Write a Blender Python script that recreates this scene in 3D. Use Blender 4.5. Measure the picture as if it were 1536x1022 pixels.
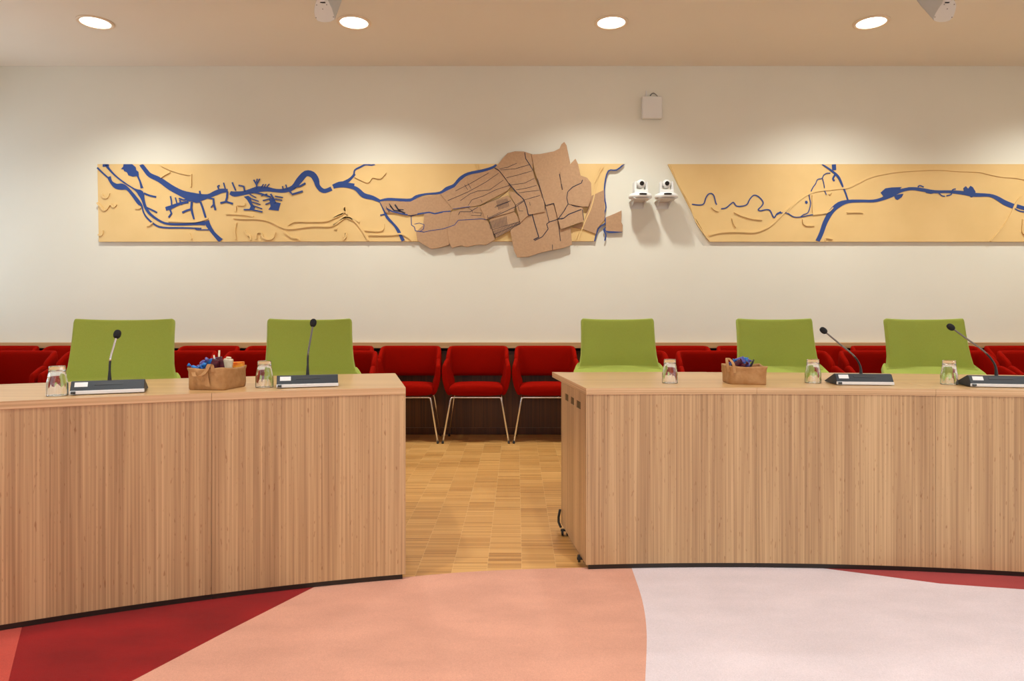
import bpy, bmesh, math, random
from mathutils import Vector, Matrix, noise
PI = math.pi
S = bpy.context.scene
for o in list(bpy.data.objects): bpy.data.objects.remove(o)
C = S.collection
random.seed(7)

# ------------------------------------------------------------------ camera
F = 1024.0; PX = 775.0; PY = 476.0; EYE = 1.035     # focal length in px, principal point, eye height (m)
WALL = 6.05; CEIL = 3.262
cd = bpy.data.cameras.new('camera'); cam = bpy.data.objects.new('camera', cd); C.objects.link(cam)
cam.location = (0, 0, EYE); cam.rotation_euler = (PI/2, 0, 0)
cd.sensor_width = 36; cd.lens = 36*F/1536
cd.shift_x = -(PX-768)/1536; cd.shift_y = -(511-PY)/1536
cd.clip_start = 0.05; cd.clip_end = 100
S.camera = cam
S.view_settings.view_transform = 'Standard'; S.view_settings.look = 'None'
S.view_settings.gamma = 1; S.view_settings.use_curve_mapping = False
S.view_settings.exposure = 0.32

# ------------------------------------------------------------------ daylight
w = bpy.data.worlds.new('world'); S.world = w; w.use_nodes = True
bg = w.node_tree.nodes['Background']; bg.inputs[0].default_value = (0.80, 0.90, 1.0, 1); bg.inputs[1].default_value = 2.2
RX0, RX1, RY0 = -4.95, 5.9, -4.6      # room extents (left, right, behind the camera)
WIN_BACK = [(-4.6, -2.2), (-1.8, 1.4), (3.2, 4.8)]      # window openings in the wall behind the camera
WIN_LEFT = [(-3.6, -1.2), (4.1, 5.85)]      # in the left wall
WIN_RIGHT = [(-2.6, -0.2), (0.8, 3.2)]      # and in the right wall
WZ0, WZ1 = 0.9, 2.7
def portal(loc, rot, sx, sy):
    l = bpy.data.lights.new('window_daylight', 'AREA'); l.shape = 'RECTANGLE'; l.size = sx; l.size_y = sy
    l.cycles.is_portal = True
    o = bpy.data.objects.new('window_daylight', l); o.location = loc; o.rotation_euler = rot; C.objects.link(o)
for a, b in WIN_BACK: portal(((a+b)/2, RY0-0.1, (WZ0+WZ1)/2), (PI/2, 0, 0), b-a, WZ1-WZ0)
for a, b in WIN_LEFT: portal((RX0-0.1, (a+b)/2, (WZ0+WZ1)/2), (PI/2, 0, -PI/2), b-a, WZ1-WZ0)
for a, b in WIN_RIGHT: portal((RX1+0.1, (a+b)/2, (WZ0+WZ1)/2), (PI/2, 0, PI/2), b-a, WZ1-WZ0)
# ------------------------------------------------------------------ recessed lamps of the ceiling
LAMP_ROW = 5.15
LAMP_X = [-3.178, -1.227, 0.714, 2.675, 4.63]
LAMP_Y = [LAMP_ROW, 1.7, -1.3]
def lamp_light(x, y):
    l = bpy.data.lights.new('lamp_light', 'SPOT'); l.energy = 128 if y == LAMP_ROW else 118
    l.spot_size = math.radians(133 if y == LAMP_ROW else 116); l.spot_blend = 1.0; l.shadow_soft_size = 0.07
    l.color = (0.86, 0.89, 0.84)
    o = bpy.data.objects.new('lamp_light', l); o.location = (x, y, CEIL-0.03); C.objects.link(o)
for y in LAMP_Y:
    for x in LAMP_X: lamp_light(x, y)

# ------------------------------------------------------------------ helpers
def P(px, py, d): s = F/d; return Vector(((px-PX)/s, d, EYE-(py-PY)/s))     # where a measured point lies at distance d
def floorpt(px, py, z=0.0): s = (py-PY)/(EYE-z); return ((px-PX)/s, F/s)

class MB:
    def __init__(s): s.v = []; s.f = []; s.m = []
    def add(s, vs, fs, mi=0):
        n = len(s.v); s.v += [tuple(v) for v in vs]; s.f += [tuple(i+n for i in f) for f in fs]; s.m += [mi]*len(fs)
    def box(s, a, b, mi=0):
        x0, y0, z0 = a; x1, y1, z1 = b
        s.add([(x0,y0,z0),(x1,y0,z0),(x1,y1,z0),(x0,y1,z0),(x0,y0,z1),(x1,y0,z1),(x1,y1,z1),(x0,y1,z1)],
              [(0,3,2,1),(4,5,6,7),(0,1,5,4),(1,2,6,5),(2,3,7,6),(3,0,4,7)], mi)
    def tube(s, pts, r, n=10, cap=True, mi=0):
        pts = [Vector(p) for p in pts]; rs = r if isinstance(r, (list, tuple)) else [r]*len(pts)
        rings = []; up = None
        for i, p in enumerate(pts):
            t = (pts[min(i+1, len(pts)-1)]-pts[max(i-1, 0)]).normalized()
            if up is None:
                up = Vector((0,0,1)) if abs(t.z) < 0.9 else Vector((1,0,0))
            a = (up-t*up.dot(t)).normalized(); up = a; b = t.cross(a)
            rings.append([p+(a*math.cos(2*PI*k/n)+b*math.sin(2*PI*k/n))*rs[i] for k in range(n)])
        vs = [v for rg in rings for v in rg]; fs = []
        for i in range(len(pts)-1):
            for k in range(n): fs.append((i*n+k, i*n+(k+1)%n, (i+1)*n+(k+1)%n, (i+1)*n+k))
        if cap: fs += [tuple(reversed(range(n))), tuple(range((len(pts)-1)*n, len(pts)*n))]
        s.add(vs, fs, mi)
    def lathe(s, prof, c=(0,0,0), n=32, mi=0, close=False):
        vs = []; fs = []
        for r, z in prof:
            for k in range(n): vs.append((c[0]+r*math.cos(2*PI*k/n), c[1]+r*math.sin(2*PI*k/n), c[2]+z))
        m = len(prof)
        for i in range(m-1 if not close else m):
            j = (i+1) % m
            for k in range(n): fs.append((i*n+k, i*n+(k+1)%n, j*n+(k+1)%n, j*n+k))
        if not close:
            if prof[0][0] > 1e-6: fs.append(tuple(reversed(range(n))))
            if prof[-1][0] > 1e-6: fs.append(tuple(range((m-1)*n, m*n)))
        s.add(vs, fs, mi)
    def prism(s, poly, y0, y1, mi=0):        # poly of (x,z), extruded between two depths (y0 nearer the room)
        n = len(poly); vs = [(x, y0, z) for x, z in poly]+[(x, y1, z) for x, z in poly]
        fs = [tuple(range(n)), tuple(reversed(range(n, 2*n)))]+[(i, i+n, (i+1)%n+n, (i+1)%n) for i in range(n)]
        s.add(vs, fs, mi)
    def slab(s, poly, z0, z1, mi=0):         # poly of (x,y)
        n = len(poly); vs = [(x, y, z1) for x, y in poly]+[(x, y, z0) for x, y in poly]
        fs = [tuple(range(n)), tuple(reversed(range(n, 2*n)))]+[(i, (i+1)%n, (i+1)%n+n, i+n) for i in range(n)]
        s.add(vs, fs, mi)
    def build(s, name, mats, parent=None, bevel=0, smooth=False, sub=0, seg=2, solid=0):
        me = bpy.data.meshes.new(name); me.from_pydata(s.v, [], s.f)
        if not isinstance(mats, (list, tuple)): mats = [mats]
        for m in mats: me.materials.append(m)
        for i, p in enumerate(me.polygons): p.material_index = s.m[i]; p.use_smooth = smooth
        bm = bmesh.new(); bm.from_mesh(me); bmesh.ops.recalc_face_normals(bm, faces=bm.faces); bm.to_mesh(me); bm.free()
        me.update()
        o = bpy.data.objects.new(name, me); C.objects.link(o)
        if parent: o.parent = parent
        if solid: md = o.modifiers.new('solid', 'SOLIDIFY'); md.thickness = solid; md.offset = 0
        if bevel:
            md = o.modifiers.new('bevel', 'BEVEL'); md.width = bevel; md.segments = seg; md.limit_method = 'ANGLE'; md.angle_limit = math.radians(35)
        if sub: md = o.modifiers.new('sub', 'SUBSURF'); md.levels = sub; md.render_levels = sub
        return o

def tag(o, label, cat, group=None):
    o['label'] = label; o['category'] = cat
    if group: o['group'] = group
    return o
def thing(name, label, cat, loc=(0,0,0), rz=0, group=None):
    o = bpy.data.objects.new(name, None); C.objects.link(o); o.location = loc; o.rotation_euler = (0,0,rz)
    o.empty_display_size = 0.05
    return tag(o, label, cat, group)
def struct(o): o['kind'] = 'structure'; return o
def kids(o): return [c for c in bpy.data.objects if c.parent == o]
def dup(root, loc, rz, label, group=None):
    r = root.copy(); C.objects.link(r); r.location = loc; r.rotation_euler = (0,0,rz); r['label'] = label
    if group: r['group'] = group
    for ch in kids(root):
        c = ch.copy(); C.objects.link(c); c.parent = r
        for g in kids(ch): d = g.copy(); C.objects.link(d); d.parent = c
    return r

# ------------------------------------------------------------------ materials
def mat(name, col, rough=0.6, metal=0, spec=0.5, **kw):
    m = bpy.data.materials.new(name); m.use_nodes = True; b = m.node_tree.nodes['Principled BSDF']
    b.inputs['Base Color'].default_value = (*col, 1); b.inputs['Roughness'].default_value = rough; b.inputs['Metallic'].default_value = metal
    b.inputs['Specular IOR Level'].default_value = spec
    for k, v in kw.items(): b.inputs[k].default_value = v
    return m
def nodes(m): return m.node_tree.nodes, m.node_tree.links, m.node_tree.nodes['Principled BSDF']
def ramp(N, stops):
    r = N.new('ShaderNodeValToRGB'); e = r.color_ramp.elements
    while len(e) < len(stops): e.new(0.5)
    for i, (p, c) in enumerate(stops): e[i].position = p; e[i].color = (*c, 1)
    return r
def mapped(m, scale, rot=(0,0,0)):
    N, L, b = nodes(m); t = N.new('ShaderNodeTexCoord'); mp = N.new('ShaderNodeMapping')
    mp.inputs['Scale'].default_value = scale; mp.inputs['Rotation'].default_value = rot
    L.new(t.outputs['Object'], mp.inputs[0]); return mp
def noisy(name, c0, c1, scale, rough=0.8, bump=0.0, bscale=None, detail=4, spec=0.3, dist=0.002, sheen=0, lo=0.35, hi=0.65):
    m = mat(name, c0, rough, 0, spec); N, L, b = nodes(m)
    sc = scale if isinstance(scale, tuple) else (scale,)*3
    mp = mapped(m, sc); n = N.new('ShaderNodeTexNoise'); n.inputs['Scale'].default_value = 1; n.inputs['Detail'].default_value = detail
    L.new(mp.outputs[0], n.inputs[0]); r = ramp(N, [(lo, c0), (hi, c1)]); L.new(n.outputs[0], r.inputs[0]); L.new(r.outputs[0], b.inputs['Base Color'])
    if bump:
        bs = bscale or sc; bs = bs if isinstance(bs, tuple) else (bs,)*3
        mp2 = mapped(m, bs); n2 = N.new('ShaderNodeTexNoise'); n2.inputs['Scale'].default_value = 1; n2.inputs['Detail'].default_value = 2
        L.new(mp2.outputs[0], n2.inputs[0]); bp = N.new('ShaderNodeBump'); bp.inputs['Strength'].default_value = bump; bp.inputs['Distance'].default_value = dist
        L.new(n2.outputs[0], bp.inputs['Height']); L.new(bp.outputs[0], b.inputs['Normal'])
    if sheen: b.inputs['Sheen Weight'].default_value = sheen
    return m
def wood(name, axis, cols, rough=0.42, fine=150, knots=True, spec=0.5, wide=14):
    # long bamboo strips: fine streaks along one axis, broader board-to-board tone, small dark nodes
    m = mat(name, cols[1], rough, 0, spec); N, L, b = nodes(m)
    def sc(f, l): return tuple(l if i in (axis if isinstance(axis, tuple) else (axis,)) else f for i in range(3))
    def nz(s, det=3):
        mp = mapped(m, s); n = N.new('ShaderNodeTexNoise'); n.inputs['Scale'].default_value = 1; n.inputs['Detail'].default_value = det
        L.new(mp.outputs[0], n.inputs[0]); return n
    a = nz(sc(fine, 1.2)); c = nz(sc(wide, 0.35), 2)
    mix = N.new('ShaderNodeMix'); mix.inputs[0].default_value = 0.42; L.new(a.outputs[0], mix.inputs[2]); L.new(c.outputs[0], mix.inputs[3])
    r = ramp(N, [(0.36, cols[0]), (0.5, cols[1]), (0.64, cols[2])]); L.new(mix.outputs[0], r.inputs[0])
    out = r.outputs[0]
    if knots:
        k = nz(sc(170, 30), 1); kr = ramp(N, [(0.69, (0,0,0)), (0.76, (1,1,1))]); L.new(k.outputs[0], kr.inputs[0])
        mm = N.new('ShaderNodeMix'); mm.data_type = 'RGBA'; mm.blend_type = 'MULTIPLY'
        mm.inputs[7].default_value = (0.72, 0.60, 0.52, 1)
        L.new(kr.outputs[0], mm.inputs[0]); L.new(out, mm.inputs[6]); out = mm.outputs[2]
    L.new(out, b.inputs['Base Color'])
    return m
M = {}
M['wall'] = noisy('wall_plaster', (0.76,0.735,0.635), (0.78,0.755,0.655), 1.5, 0.85, 0.15, 260, dist=0.0006)
M['ceil'] = noisy('ceiling_plaster', (0.82,0.77,0.68), (0.84,0.79,0.70), 1.2, 0.85)
M['desk'] = wood('bamboo_vertical', 2, [(0.39,0.225,0.112),(0.54,0.335,0.172),(0.68,0.455,0.245)], 0.38)
M['top'] = wood('bamboo_top', 0, [(0.51,0.29,0.12),(0.61,0.37,0.165),(0.70,0.46,0.225)], 0.30, knots=False, wide=30)
M['edge'] = wood('bamboo_edge', (0, 1), [(0.54,0.32,0.16),(0.68,0.43,0.23),(0.76,0.52,0.30)], 0.4, fine=220, knots=False, wide=60)
M['panel'] = wood('wall_wood_shaded', 2, [(0.042,0.010,0.0006),(0.068,0.017,0.001),(0.10,0.028,0.002)], 0.45, fine=90, knots=False)  # same wood as the ledge, its shade painted into the colour
M['ledge'] = wood('ledge_wood', 0, [(0.42,0.23,0.09),(0.55,0.32,0.14),(0.62,0.38,0.17)], 0.42, fine=150, knots=False)
M['dark'] = mat('recess_shade_black', (0.01,0.008,0.006), 0.9)
M['olive'] = mat('slot_shade_olive', (0.10,0.055,0.010), 0.7)  # painted shade for the inside of the slots
M['gap_shade'] = mat('gap_shade_dark', (0.022,0.016,0.012), 0.35)  # near-black for the painted shadow gap under the desks
M['black'] = mat('black_plastic', (0.012,0.012,0.013), 0.42)
M['foam'] = noisy('mic_foam', (0.010,0.010,0.012), (0.03,0.03,0.034), 900, 0.95, 0.6, 1200)
M['slate'] = mat('slate_plastic', (0.024,0.031,0.043), 0.5, 0, 0.35)
M['slate2'] = mat('slate_plastic_dark', (0.013,0.017,0.024), 0.5)
M['silver'] = mat('silver_trim', (0.86,0.86,0.88), 0.4, 0.1)
M['chrome'] = mat('chrome', (0.82,0.84,0.90), 0.24, 1)
M['gun'] = mat('gunmetal', (0.22,0.21,0.20), 0.28, 1)
M['whitep'] = mat('white_plastic', (0.75,0.74,0.71), 0.45)
M['greyp'] = mat('pale_grey_plastic', (0.52,0.52,0.50), 0.5)
M['label'] = mat('white_sticker', (0.85,0.85,0.87), 0.6)
M['lens'] = mat('lens_glass', (0.004,0.005,0.006), 0.08)
M['green'] = noisy('green_wool', (0.355,0.43,0.07), (0.405,0.48,0.092), (260,260,700), 0.9, 0.35, 1200, sheen=0.15, spec=0.08)
M['red'] = noisy('red_wool', (0.26,0.003,0.0004), (0.32,0.005,0.0008), 400, 0.9, 0.4, 900, sheen=0, spec=0.04)
M['cream'] = noisy('map_board', (0.75,0.515,0.22), (0.79,0.55,0.245), 3, 0.6, 0.1, 300)
M['brown'] = noisy('map_mdf', (0.44,0.265,0.15), (0.49,0.30,0.17), 60, 0.75, 0.3, 400)
M['blue'] = mat('map_blue', (0.016,0.055,0.235), 0.45)
M['ink'] = mat('map_ink', (0.018,0.018,0.04), 0.6)
M['kraft'] = noisy('kraft_paper', (0.43,0.215,0.08), (0.53,0.29,0.125), 30, 0.6, 0.5, 60, dist=0.004)
M['wblue'] = noisy('foil_blue', (0.02,0.10,0.42), (0.03,0.26,0.70), 90, 0.3, 0.6, 150)
M['wpurple'] = noisy('foil_purple', (0.05,0.05,0.28), (0.20,0.18,0.50), 90, 0.3, 0.6, 150)
M['wdark'] = noisy('foil_maroon', (0.05,0.005,0.012), (0.10,0.008,0.02), 90, 0.35, 0.6, 150)
M['worange'] = noisy('foil_orange', (0.80,0.14,0.015), (0.90,0.42,0.04), (40,40,90), 0.4)
M['wcream'] = noisy('paper_cream', (0.70,0.60,0.42), (0.80,0.72,0.55), 90, 0.6)
M['emit'] = mat('lamp_diffuser', (1,1,1), 0.5)
M['emit'].node_tree.nodes['Principled BSDF'].inputs['Emission Color'].default_value = (1.0,0.93,0.80,1)
M['emit'].node_tree.nodes['Principled BSDF'].inputs['Emission Strength'].default_value = 6
M['ring'] = mat('lamp_ring', (0.80,0.66,0.50), 0.5)
M['glass'] = mat('tumbler_glass', (1,1,1), 0.02, 0, 0.5, **{'Transmission Weight': 1.0, 'IOR': 1.48})
M['pane'] = mat('window_glass', (1,1,1), 0.0, 0, 0.5, **{'Transmission Weight': 1.0, 'IOR': 1.02})
# rug
def pile(name, c, k=0.09):
    c0 = tuple(v*(1-k) for v in c); c1 = tuple(min(1, v*(1+k)) for v in c)
    m = noisy(name, c0, c1, (3.5,7,3), 0.95, 0.7, 420, detail=7, spec=0.05, sheen=0.1, dist=0.003)
    N, L, b = nodes(m)
    mp = mapped(m, (260,260,260)); n = N.new('ShaderNodeTexNoise'); n.inputs['Scale'].default_value = 1; L.new(mp.outputs[0], n.inputs[0])
    r = ramp(N, [(0.3,(0.88,)*3),(0.7,(1,1,1))]); L.new(n.outputs[0], r.inputs[0])
    mm = N.new('ShaderNodeMix'); mm.data_type = 'RGBA'; mm.blend_type = 'MULTIPLY'; mm.inputs[0].default_value = 1
    src = b.inputs['Base Color'].links[0].from_socket
    L.new(src, mm.inputs[6]); L.new(r.outputs[0], mm.inputs[7]); L.new(mm.outputs[2], b.inputs['Base Color'])
    return m
RUG = [pile('pile_coral', (0.57,0.08,0.056)), pile('pile_crimson', (0.285,0.006,0.006), 0.16), pile('pile_salmon', (0.73,0.37,0.27), 0.06),
       pile('pile_blush', (0.78,0.67,0.71), 0.05), pile('pile_rose', (0.40,0.055,0.055))]
# parquet
def parquet():
    m = mat('mosaic_parquet', (0.6,0.35,0.12), 0.36); N, L, b = nodes(m)
    t = N.new('ShaderNodeTexCoord'); sp = N.new('ShaderNodeSeparateXYZ'); L.new(t.outputs['Object'], sp.inputs[0])
    def mth(op, a, bb=None, cc=None):
        n = N.new('ShaderNodeMath'); n.operation = op
        for i, v in enumerate((a, bb, cc)):
            if v is None: continue
            if isinstance(v, (int, float)): n.inputs[i].default_value = v
            else: L.new(v, n.inputs[i])
        return n.outputs[0]
    W_, B_, T_ = 0.1424, 0.155, 0.0078
    cx = mth('DIVIDE', mth('ADD', sp.outputs[0], 0.1424*0.86+10*W_), W_); col = mth('FLOOR', cx); fx = mth('FRACT', cx)
    off = mth('MULTIPLY', mth('FRACT', mth('MULTIPLY', col, 0.37)), B_)
    by = mth('DIVIDE', mth('ADD', sp.outputs[1], off), B_); blk = mth('FLOOR', by)
    st = mth('FLOOR', mth('DIVIDE', mth('ADD', sp.outputs[1], off), T_))
    def wn(a, c, d=0.0):
        cb = N.new('ShaderNodeCombineXYZ'); L.new(a, cb.inputs[0]); L.new(c, cb.inputs[1]); cb.inputs[2].default_value = d
        n = N.new('ShaderNodeTexWhiteNoise'); n.noise_dimensions = '3D'; L.new(cb.outputs[0], n.inputs[0]); return n.outputs['Value']
    v = mth('ADD', mth('MULTIPLY', wn(col, st), 0.55), mth('MULTIPLY', wn(col, blk, 3.0), 0.30))
    mp = mapped(m, (9,260,1)); n = N.new('ShaderNodeTexNoise'); n.inputs['Scale'].default_value = 1; L.new(mp.outputs[0], n.inputs[0])
    v = mth('ADD', v, mth('MULTIPLY', n.outputs[0], 0.25))
    r = ramp(N, [(0.12,(0.38,0.17,0.042)),(0.5,(0.58,0.29,0.082)),(0.95,(0.74,0.42,0.145))]); L.new(v, r.inputs[0])
    seam = mth('LESS_THAN', fx, 0.012)
    mm = N.new('ShaderNodeMix'); mm.data_type = 'RGBA'; mm.inputs[7].default_value = (0.80,0.56,0.27,1)
    L.new(mth('MULTIPLY', seam, 0.5), mm.inputs[0]); L.new(r.outputs[0], mm.inputs[6]); L.new(mm.outputs[2], b.inputs['Base Color'])
    return m
M['floor'] = parquet()

# ------------------------------------------------------------------ room shell
mb = MB(); mb.box((RX0, RY0, -0.1), (RX1, WALL, 0)); struct(mb.build('floor', M['floor']))
mb = MB(); mb.box((RX0, RY0, CEIL), (RX1, WALL+0.2, CEIL+0.12)); struct(mb.build('ceiling', M['ceil']))
mb = MB(); mb.box((RX0, WALL, -0.1), (RX1, WALL+0.2, CEIL)); struct(mb.build('wall_front', M['wall']))
def pierced(name, wins, lo, hi, vert, X=None):
    m_ = MB(); cuts = sorted(wins); e = lo
    def bx(a, b, z0, z1):
        if vert: m_.box((X-0.2*(X < 0), a, z0), (X+0.2*(X > 0), b, z1))
        else: m_.box((a, RY0-0.2, z0), (b, RY0, z1))
    for a, b in cuts:
        bx(e, a, -0.1, CEIL); bx(a, b, -0.1, WZ0); bx(a, b, WZ1, CEIL); e = b
    bx(e, hi, -0.1, CEIL); struct(m_.build(name, M['wall']))
pierced('wall_left', WIN_LEFT, RY0, WALL+0.2, True, RX0); pierced('wall_right', WIN_RIGHT, RY0, WALL+0.2, True, RX1); pierced('wall_back', WIN_BACK, RX0-0.2, RX1+0.2, False)
k = 0
for vert, wins, XW in ((False, WIN_BACK, 0), (True, WIN_LEFT, RX0-0.1), (True, WIN_RIGHT, RX1+0.1)):
    for a, b in wins:
        k += 1; f = MB(); g = MB()
        def bx(q, a0, b0, z0, z1, t=0.05):
            if vert: q.box((XW-t/2, a0, z0), (XW+t/2, b0, z1))
            else: q.box((a0, RY0-0.1-t/2, z0), (b0, RY0-0.1+t/2, z1))
        n = 3
        for i in range(n+1):
            x = a+(b-a-0.05)*i/n; bx(f, x, x+0.05, WZ0, WZ1)
        bx(f, a, b, WZ0, WZ0+0.05, 0.06); bx(f, a, b, WZ1-0.05, WZ1, 0.06)
        fo = struct(f.build('window_%d' % k, M['whitep']))

# wood panelling, ledge and skirting along the wall
pf = WALL-0.03
mb = MB(); mb.box((RX0, pf, 0.06), (RX1, WALL, 0.735)); struct(mb.build('trim_1', M['panel']))
mb = MB(); mb.box((RX0, WALL-0.008, 0.735), (RX1, WALL, 0.762)); struct(mb.build('trim_gap_shade', M['dark']))  # black strip painting the shadow in the recess under the ledge
mb = MB(); mb.box((RX0, pf-0.02, 0.762), (RX1, WALL, 0.812)); struct(mb.build('trim_3', M['ledge'], bevel=0.002))
mb = MB(); mb.box((RX0, pf-0.010, 0), (RX1, WALL, 0.062)); struct(mb.build('baseboard_front', M['panel'], bevel=0.003))

# ------------------------------------------------------------------ ceiling lamps
places = ['above the left end of the left wall map', 'above the middle of the left wall map', 'nearest the white box on the wall', 'above the right wall map']
def make_lamp():
    t = thing('ceiling_lamp', '', 'ceiling light')
    r = MB(); r.lathe([(0.103,0.0),(0.128,0.0),(0.128,-0.006),(0.120,-0.010),(0.103,-0.008)], n=48, close=True); r.build('trim_ring', M['ring'], t, smooth=True)
    d = MB(); d.lathe([(0.0001,-0.002),(0.104,-0.002),(0.104,-0.0035),(0.0001,-0.0035)], n=48); d.build('diffuser', M['emit'], t)
    return t
lamp0 = make_lamp(); first = True
for y in LAMP_Y:
    for i, x in enumerate(LAMP_X):
        vis = (y == LAMP_ROW and 0 <= i <= 3)
        lab = 'round recessed ceiling lamp glowing warm white, '+places[i] if vis else 'round recessed ceiling lamp outside the view of the photo'
        if first: lamp0.location = (x, y, CEIL); lamp0['label'] = lab; lamp0['group'] = 'recessed ceiling lamps'; first = False
        else: dup(lamp0, (x, y, CEIL), 0, lab, 'recessed ceiling lamps')

# ------------------------------------------------------------------ rug
def smooth_line(pts, n=6):
    out = []
    for i in range(len(pts)-1):
        p0 = pts[max(i-1,0)]; p1 = pts[i]; p2 = pts[i+1]; p3 = pts[min(i+2,len(pts)-1)]
        for j in range(n):
            t = j/n; q = []
            for a, b, c, d in zip(p0, p1, p2, p3):
                q.append(0.5*((2*b)+(-a+c)*t+(2*a-5*b+4*c-d)*t*t+(-a+3*b-3*c+d)*t**3))
            out.append(tuple(q))
    out.append(tuple(pts[-1])); return out
RZ = 0.010
fp = lambda x, y: floorpt(x, y, RZ)
edge = [(-3.6,1.2),(-2.6,1.95),(-2.0,2.27),(-1.45,2.43),(-1.1,2.55),(-0.8,2.63),(-0.45,2.69),(-0.34,2.715),(-0.2,2.745),(0,2.772),(0.3,2.795),(1.0,2.84),(1.7,2.80),(2.4,2.70),(3.4,2.3)]
edge = smooth_line(edge, 6)
def edge_d(x):
    for a, b in zip(edge, edge[1:]):
        if a[0] <= x <= b[0]: return a[1]+(b[1]-a[1])*(x-a[0])/(b[0]-a[0])
def from_edge(pts):     # extend a boundary up to the rug's back edge
    (x0, y0), (x1, y1) = pts[0], pts[1]; dx, dy = x0-x1, y0-y1
    t = 0; x, y = x0, y0
    while y < edge_d(x): t += 0.002; x = x0+dx*t; y = y0+dy*t
    return [(x, edge_d(x))]+pts
b1 = from_edge([fp(32.5,942.4), fp(25,972), fp(12.7,1022)]); b1 += [(-1.50,1.4),(-1.62,0.4),(-1.6,-1.2)]
b2 = from_edge([fp(475,879), fp(335,950), fp(198,1022)]); b2 += [(-1.45,1.55),(-1.50,1.4)]
b3 = from_edge([fp(948,853.7), fp(963.4,901), fp(970,949.6), fp(967.8,1022)]); b3 = smooth_line(b3, 5); b3 += [(0.30,1.5),(0.1,0.6),(-0.4,-1.2)]
b4 = from_edge([fp(1251.7,855.0), fp(1326.6,864.7), fp(1410,875.7), fp(1476,880.5), fp(1536,884.5)]); b4 += [(2.6,2.32),(3.4,2.02)]
def between(x0, x1): return [(x0, edge_d(x0))]+[p for p in edge if x0 < p[0] < x1]+[(x1, edge_d(x1))]
XL, XR = -3.6, 3.4
mb = MB()
def region(poly, mi):
    q = []
    for p in poly:
        if not q or (abs(p[0]-q[-1][0])+abs(p[1]-q[-1][1])) > 1e-5: q.append(p)
    mb.slab(q, 0.0005, RZ, mi)
region(between(XL+1e-4, b1[0][0])+b1[1:]+[(XL,-1.2)], 0)
region(between(b1[0][0], b2[0][0])+b2[1:]+list(reversed(b1[1:-2])), 1)
region(between(b2[0][0], b3[0][0])+b3[1:]+[b1[-1], b1[-2]]+list(reversed(b2[1:])), 2)
region(between(b3[0][0], b4[0][0])+b4[1:]+[(XR,-1.2)]+list(reversed(b3[1:])), 3)
region(between(b4[0][0], XR-1e-4)+list(reversed(b4[1:])), 4)
tag(mb.build('rug', RUG), 'large pile rug in crimson, salmon and blush pink in front of the desks', 'rug')

# ------------------------------------------------------------------ desks
def dL(x): return 2.664+0.2879*(x+0.44)-0.112*(x+0.44)*(x+1.093)
def dR(x): return 2.764+0.0315*(x-0.275)-0.0737*(x-0.275)*(x-0.974)
def nrm(f, x):
    m_ = (f(x+0.01)-f(x-0.01))/0.02; l = math.hypot(1, m_); return (-m_/l, 1/l)
def off(f, x, k): n = nrm(f, x); return (x+n[0]*k, f(x)+n[1]*k)
def strip(mb_, f, xs, k0, k1, z0, z1, mi=(0,0), ends=(0,0)):
    a = [off(f, x, k0) for x in xs]; b = [off(f, x, k1) for x in xs]
    n = len(xs)
    if ends[0]: b[0] = ends[0]
    if ends[1]: b[-1] = ends[1]
    vs = [(x,y,z1) for x,y in a]+[(x,y,z1) for x,y in b]+[(x,y,z0) for x,y in a]+[(x,y,z0) for x,y in b]
    top = [(i, i+1, n+i+1, n+i) for i in range(n-1)]
    rest = [(2*n+i, 3*n+i, 3*n+i+1, 2*n+i+1) for i in range(n-1)]+[(i, 2*n+i, 2*n+i+1, i+1) for i in range(n-1)]+[(n+i, n+i+1, 3*n+i+1, 3*n+i) for i in range(n-1)]
    rest += [(0, n, 3*n, 2*n), (n-1, 3*n-1, 4*n-1, 2*n-1)]
    mb_.add(vs, top, mi[0]); mb_.add(vs, rest, mi[1])
def slotted(mb_, p0, p1, th, z0, z1, holes):        # upright board from p0 to p1 with rectangular slots
    p0 = Vector((*p0, 0)); p1 = Vector((*p1, 0)); u = (p1-p0); Ln = u.length; u.normalize(); n = Vector((-u.y, u.x, 0))
    us = sorted({0, Ln, *[h[0] for h in holes], *[h[1] for h in holes]}); zs = sorted({z0, z1, *[h[2] for h in holes], *[h[3] for h in holes]})
    def hole(i, j):
        if i < 0 or j < 0 or i >= len(us)-1 or j >= len(zs)-1: return True
        cu = (us[i]+us[i+1])/2; cz = (zs[j]+zs[j+1])/2
        return any(h[0] < cu < h[1] and h[2] < cz < h[3] for h in holes)
    def pt(a, z, k): q = p0+u*a+n*k; return (q.x, q.y, z)
    for i in range(len(us)-1):
        for j in range(len(zs)-1):
            if hole(i, j): continue
            a, b, c, d = us[i], us[i+1], zs[j], zs[j+1]
            vs = [pt(a,c,0),pt(b,c,0),pt(b,d,0),pt(a,d,0),pt(a,c,th),pt(b,c,th),pt(b,d,th),pt(a,d,th)]
            fs = [(0,1,2,3),(7,6,5,4)]
            if hole(i,j-1): fs.append((0,4,5,1))
            if hole(i,j+1): fs.append((3,2,6,7))
            if hole(i-1,j): fs.append((0,3,7,4))
            if hole(i+1,j): fs.append((1,5,6,2))
            mb_.add(vs, fs)
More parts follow.
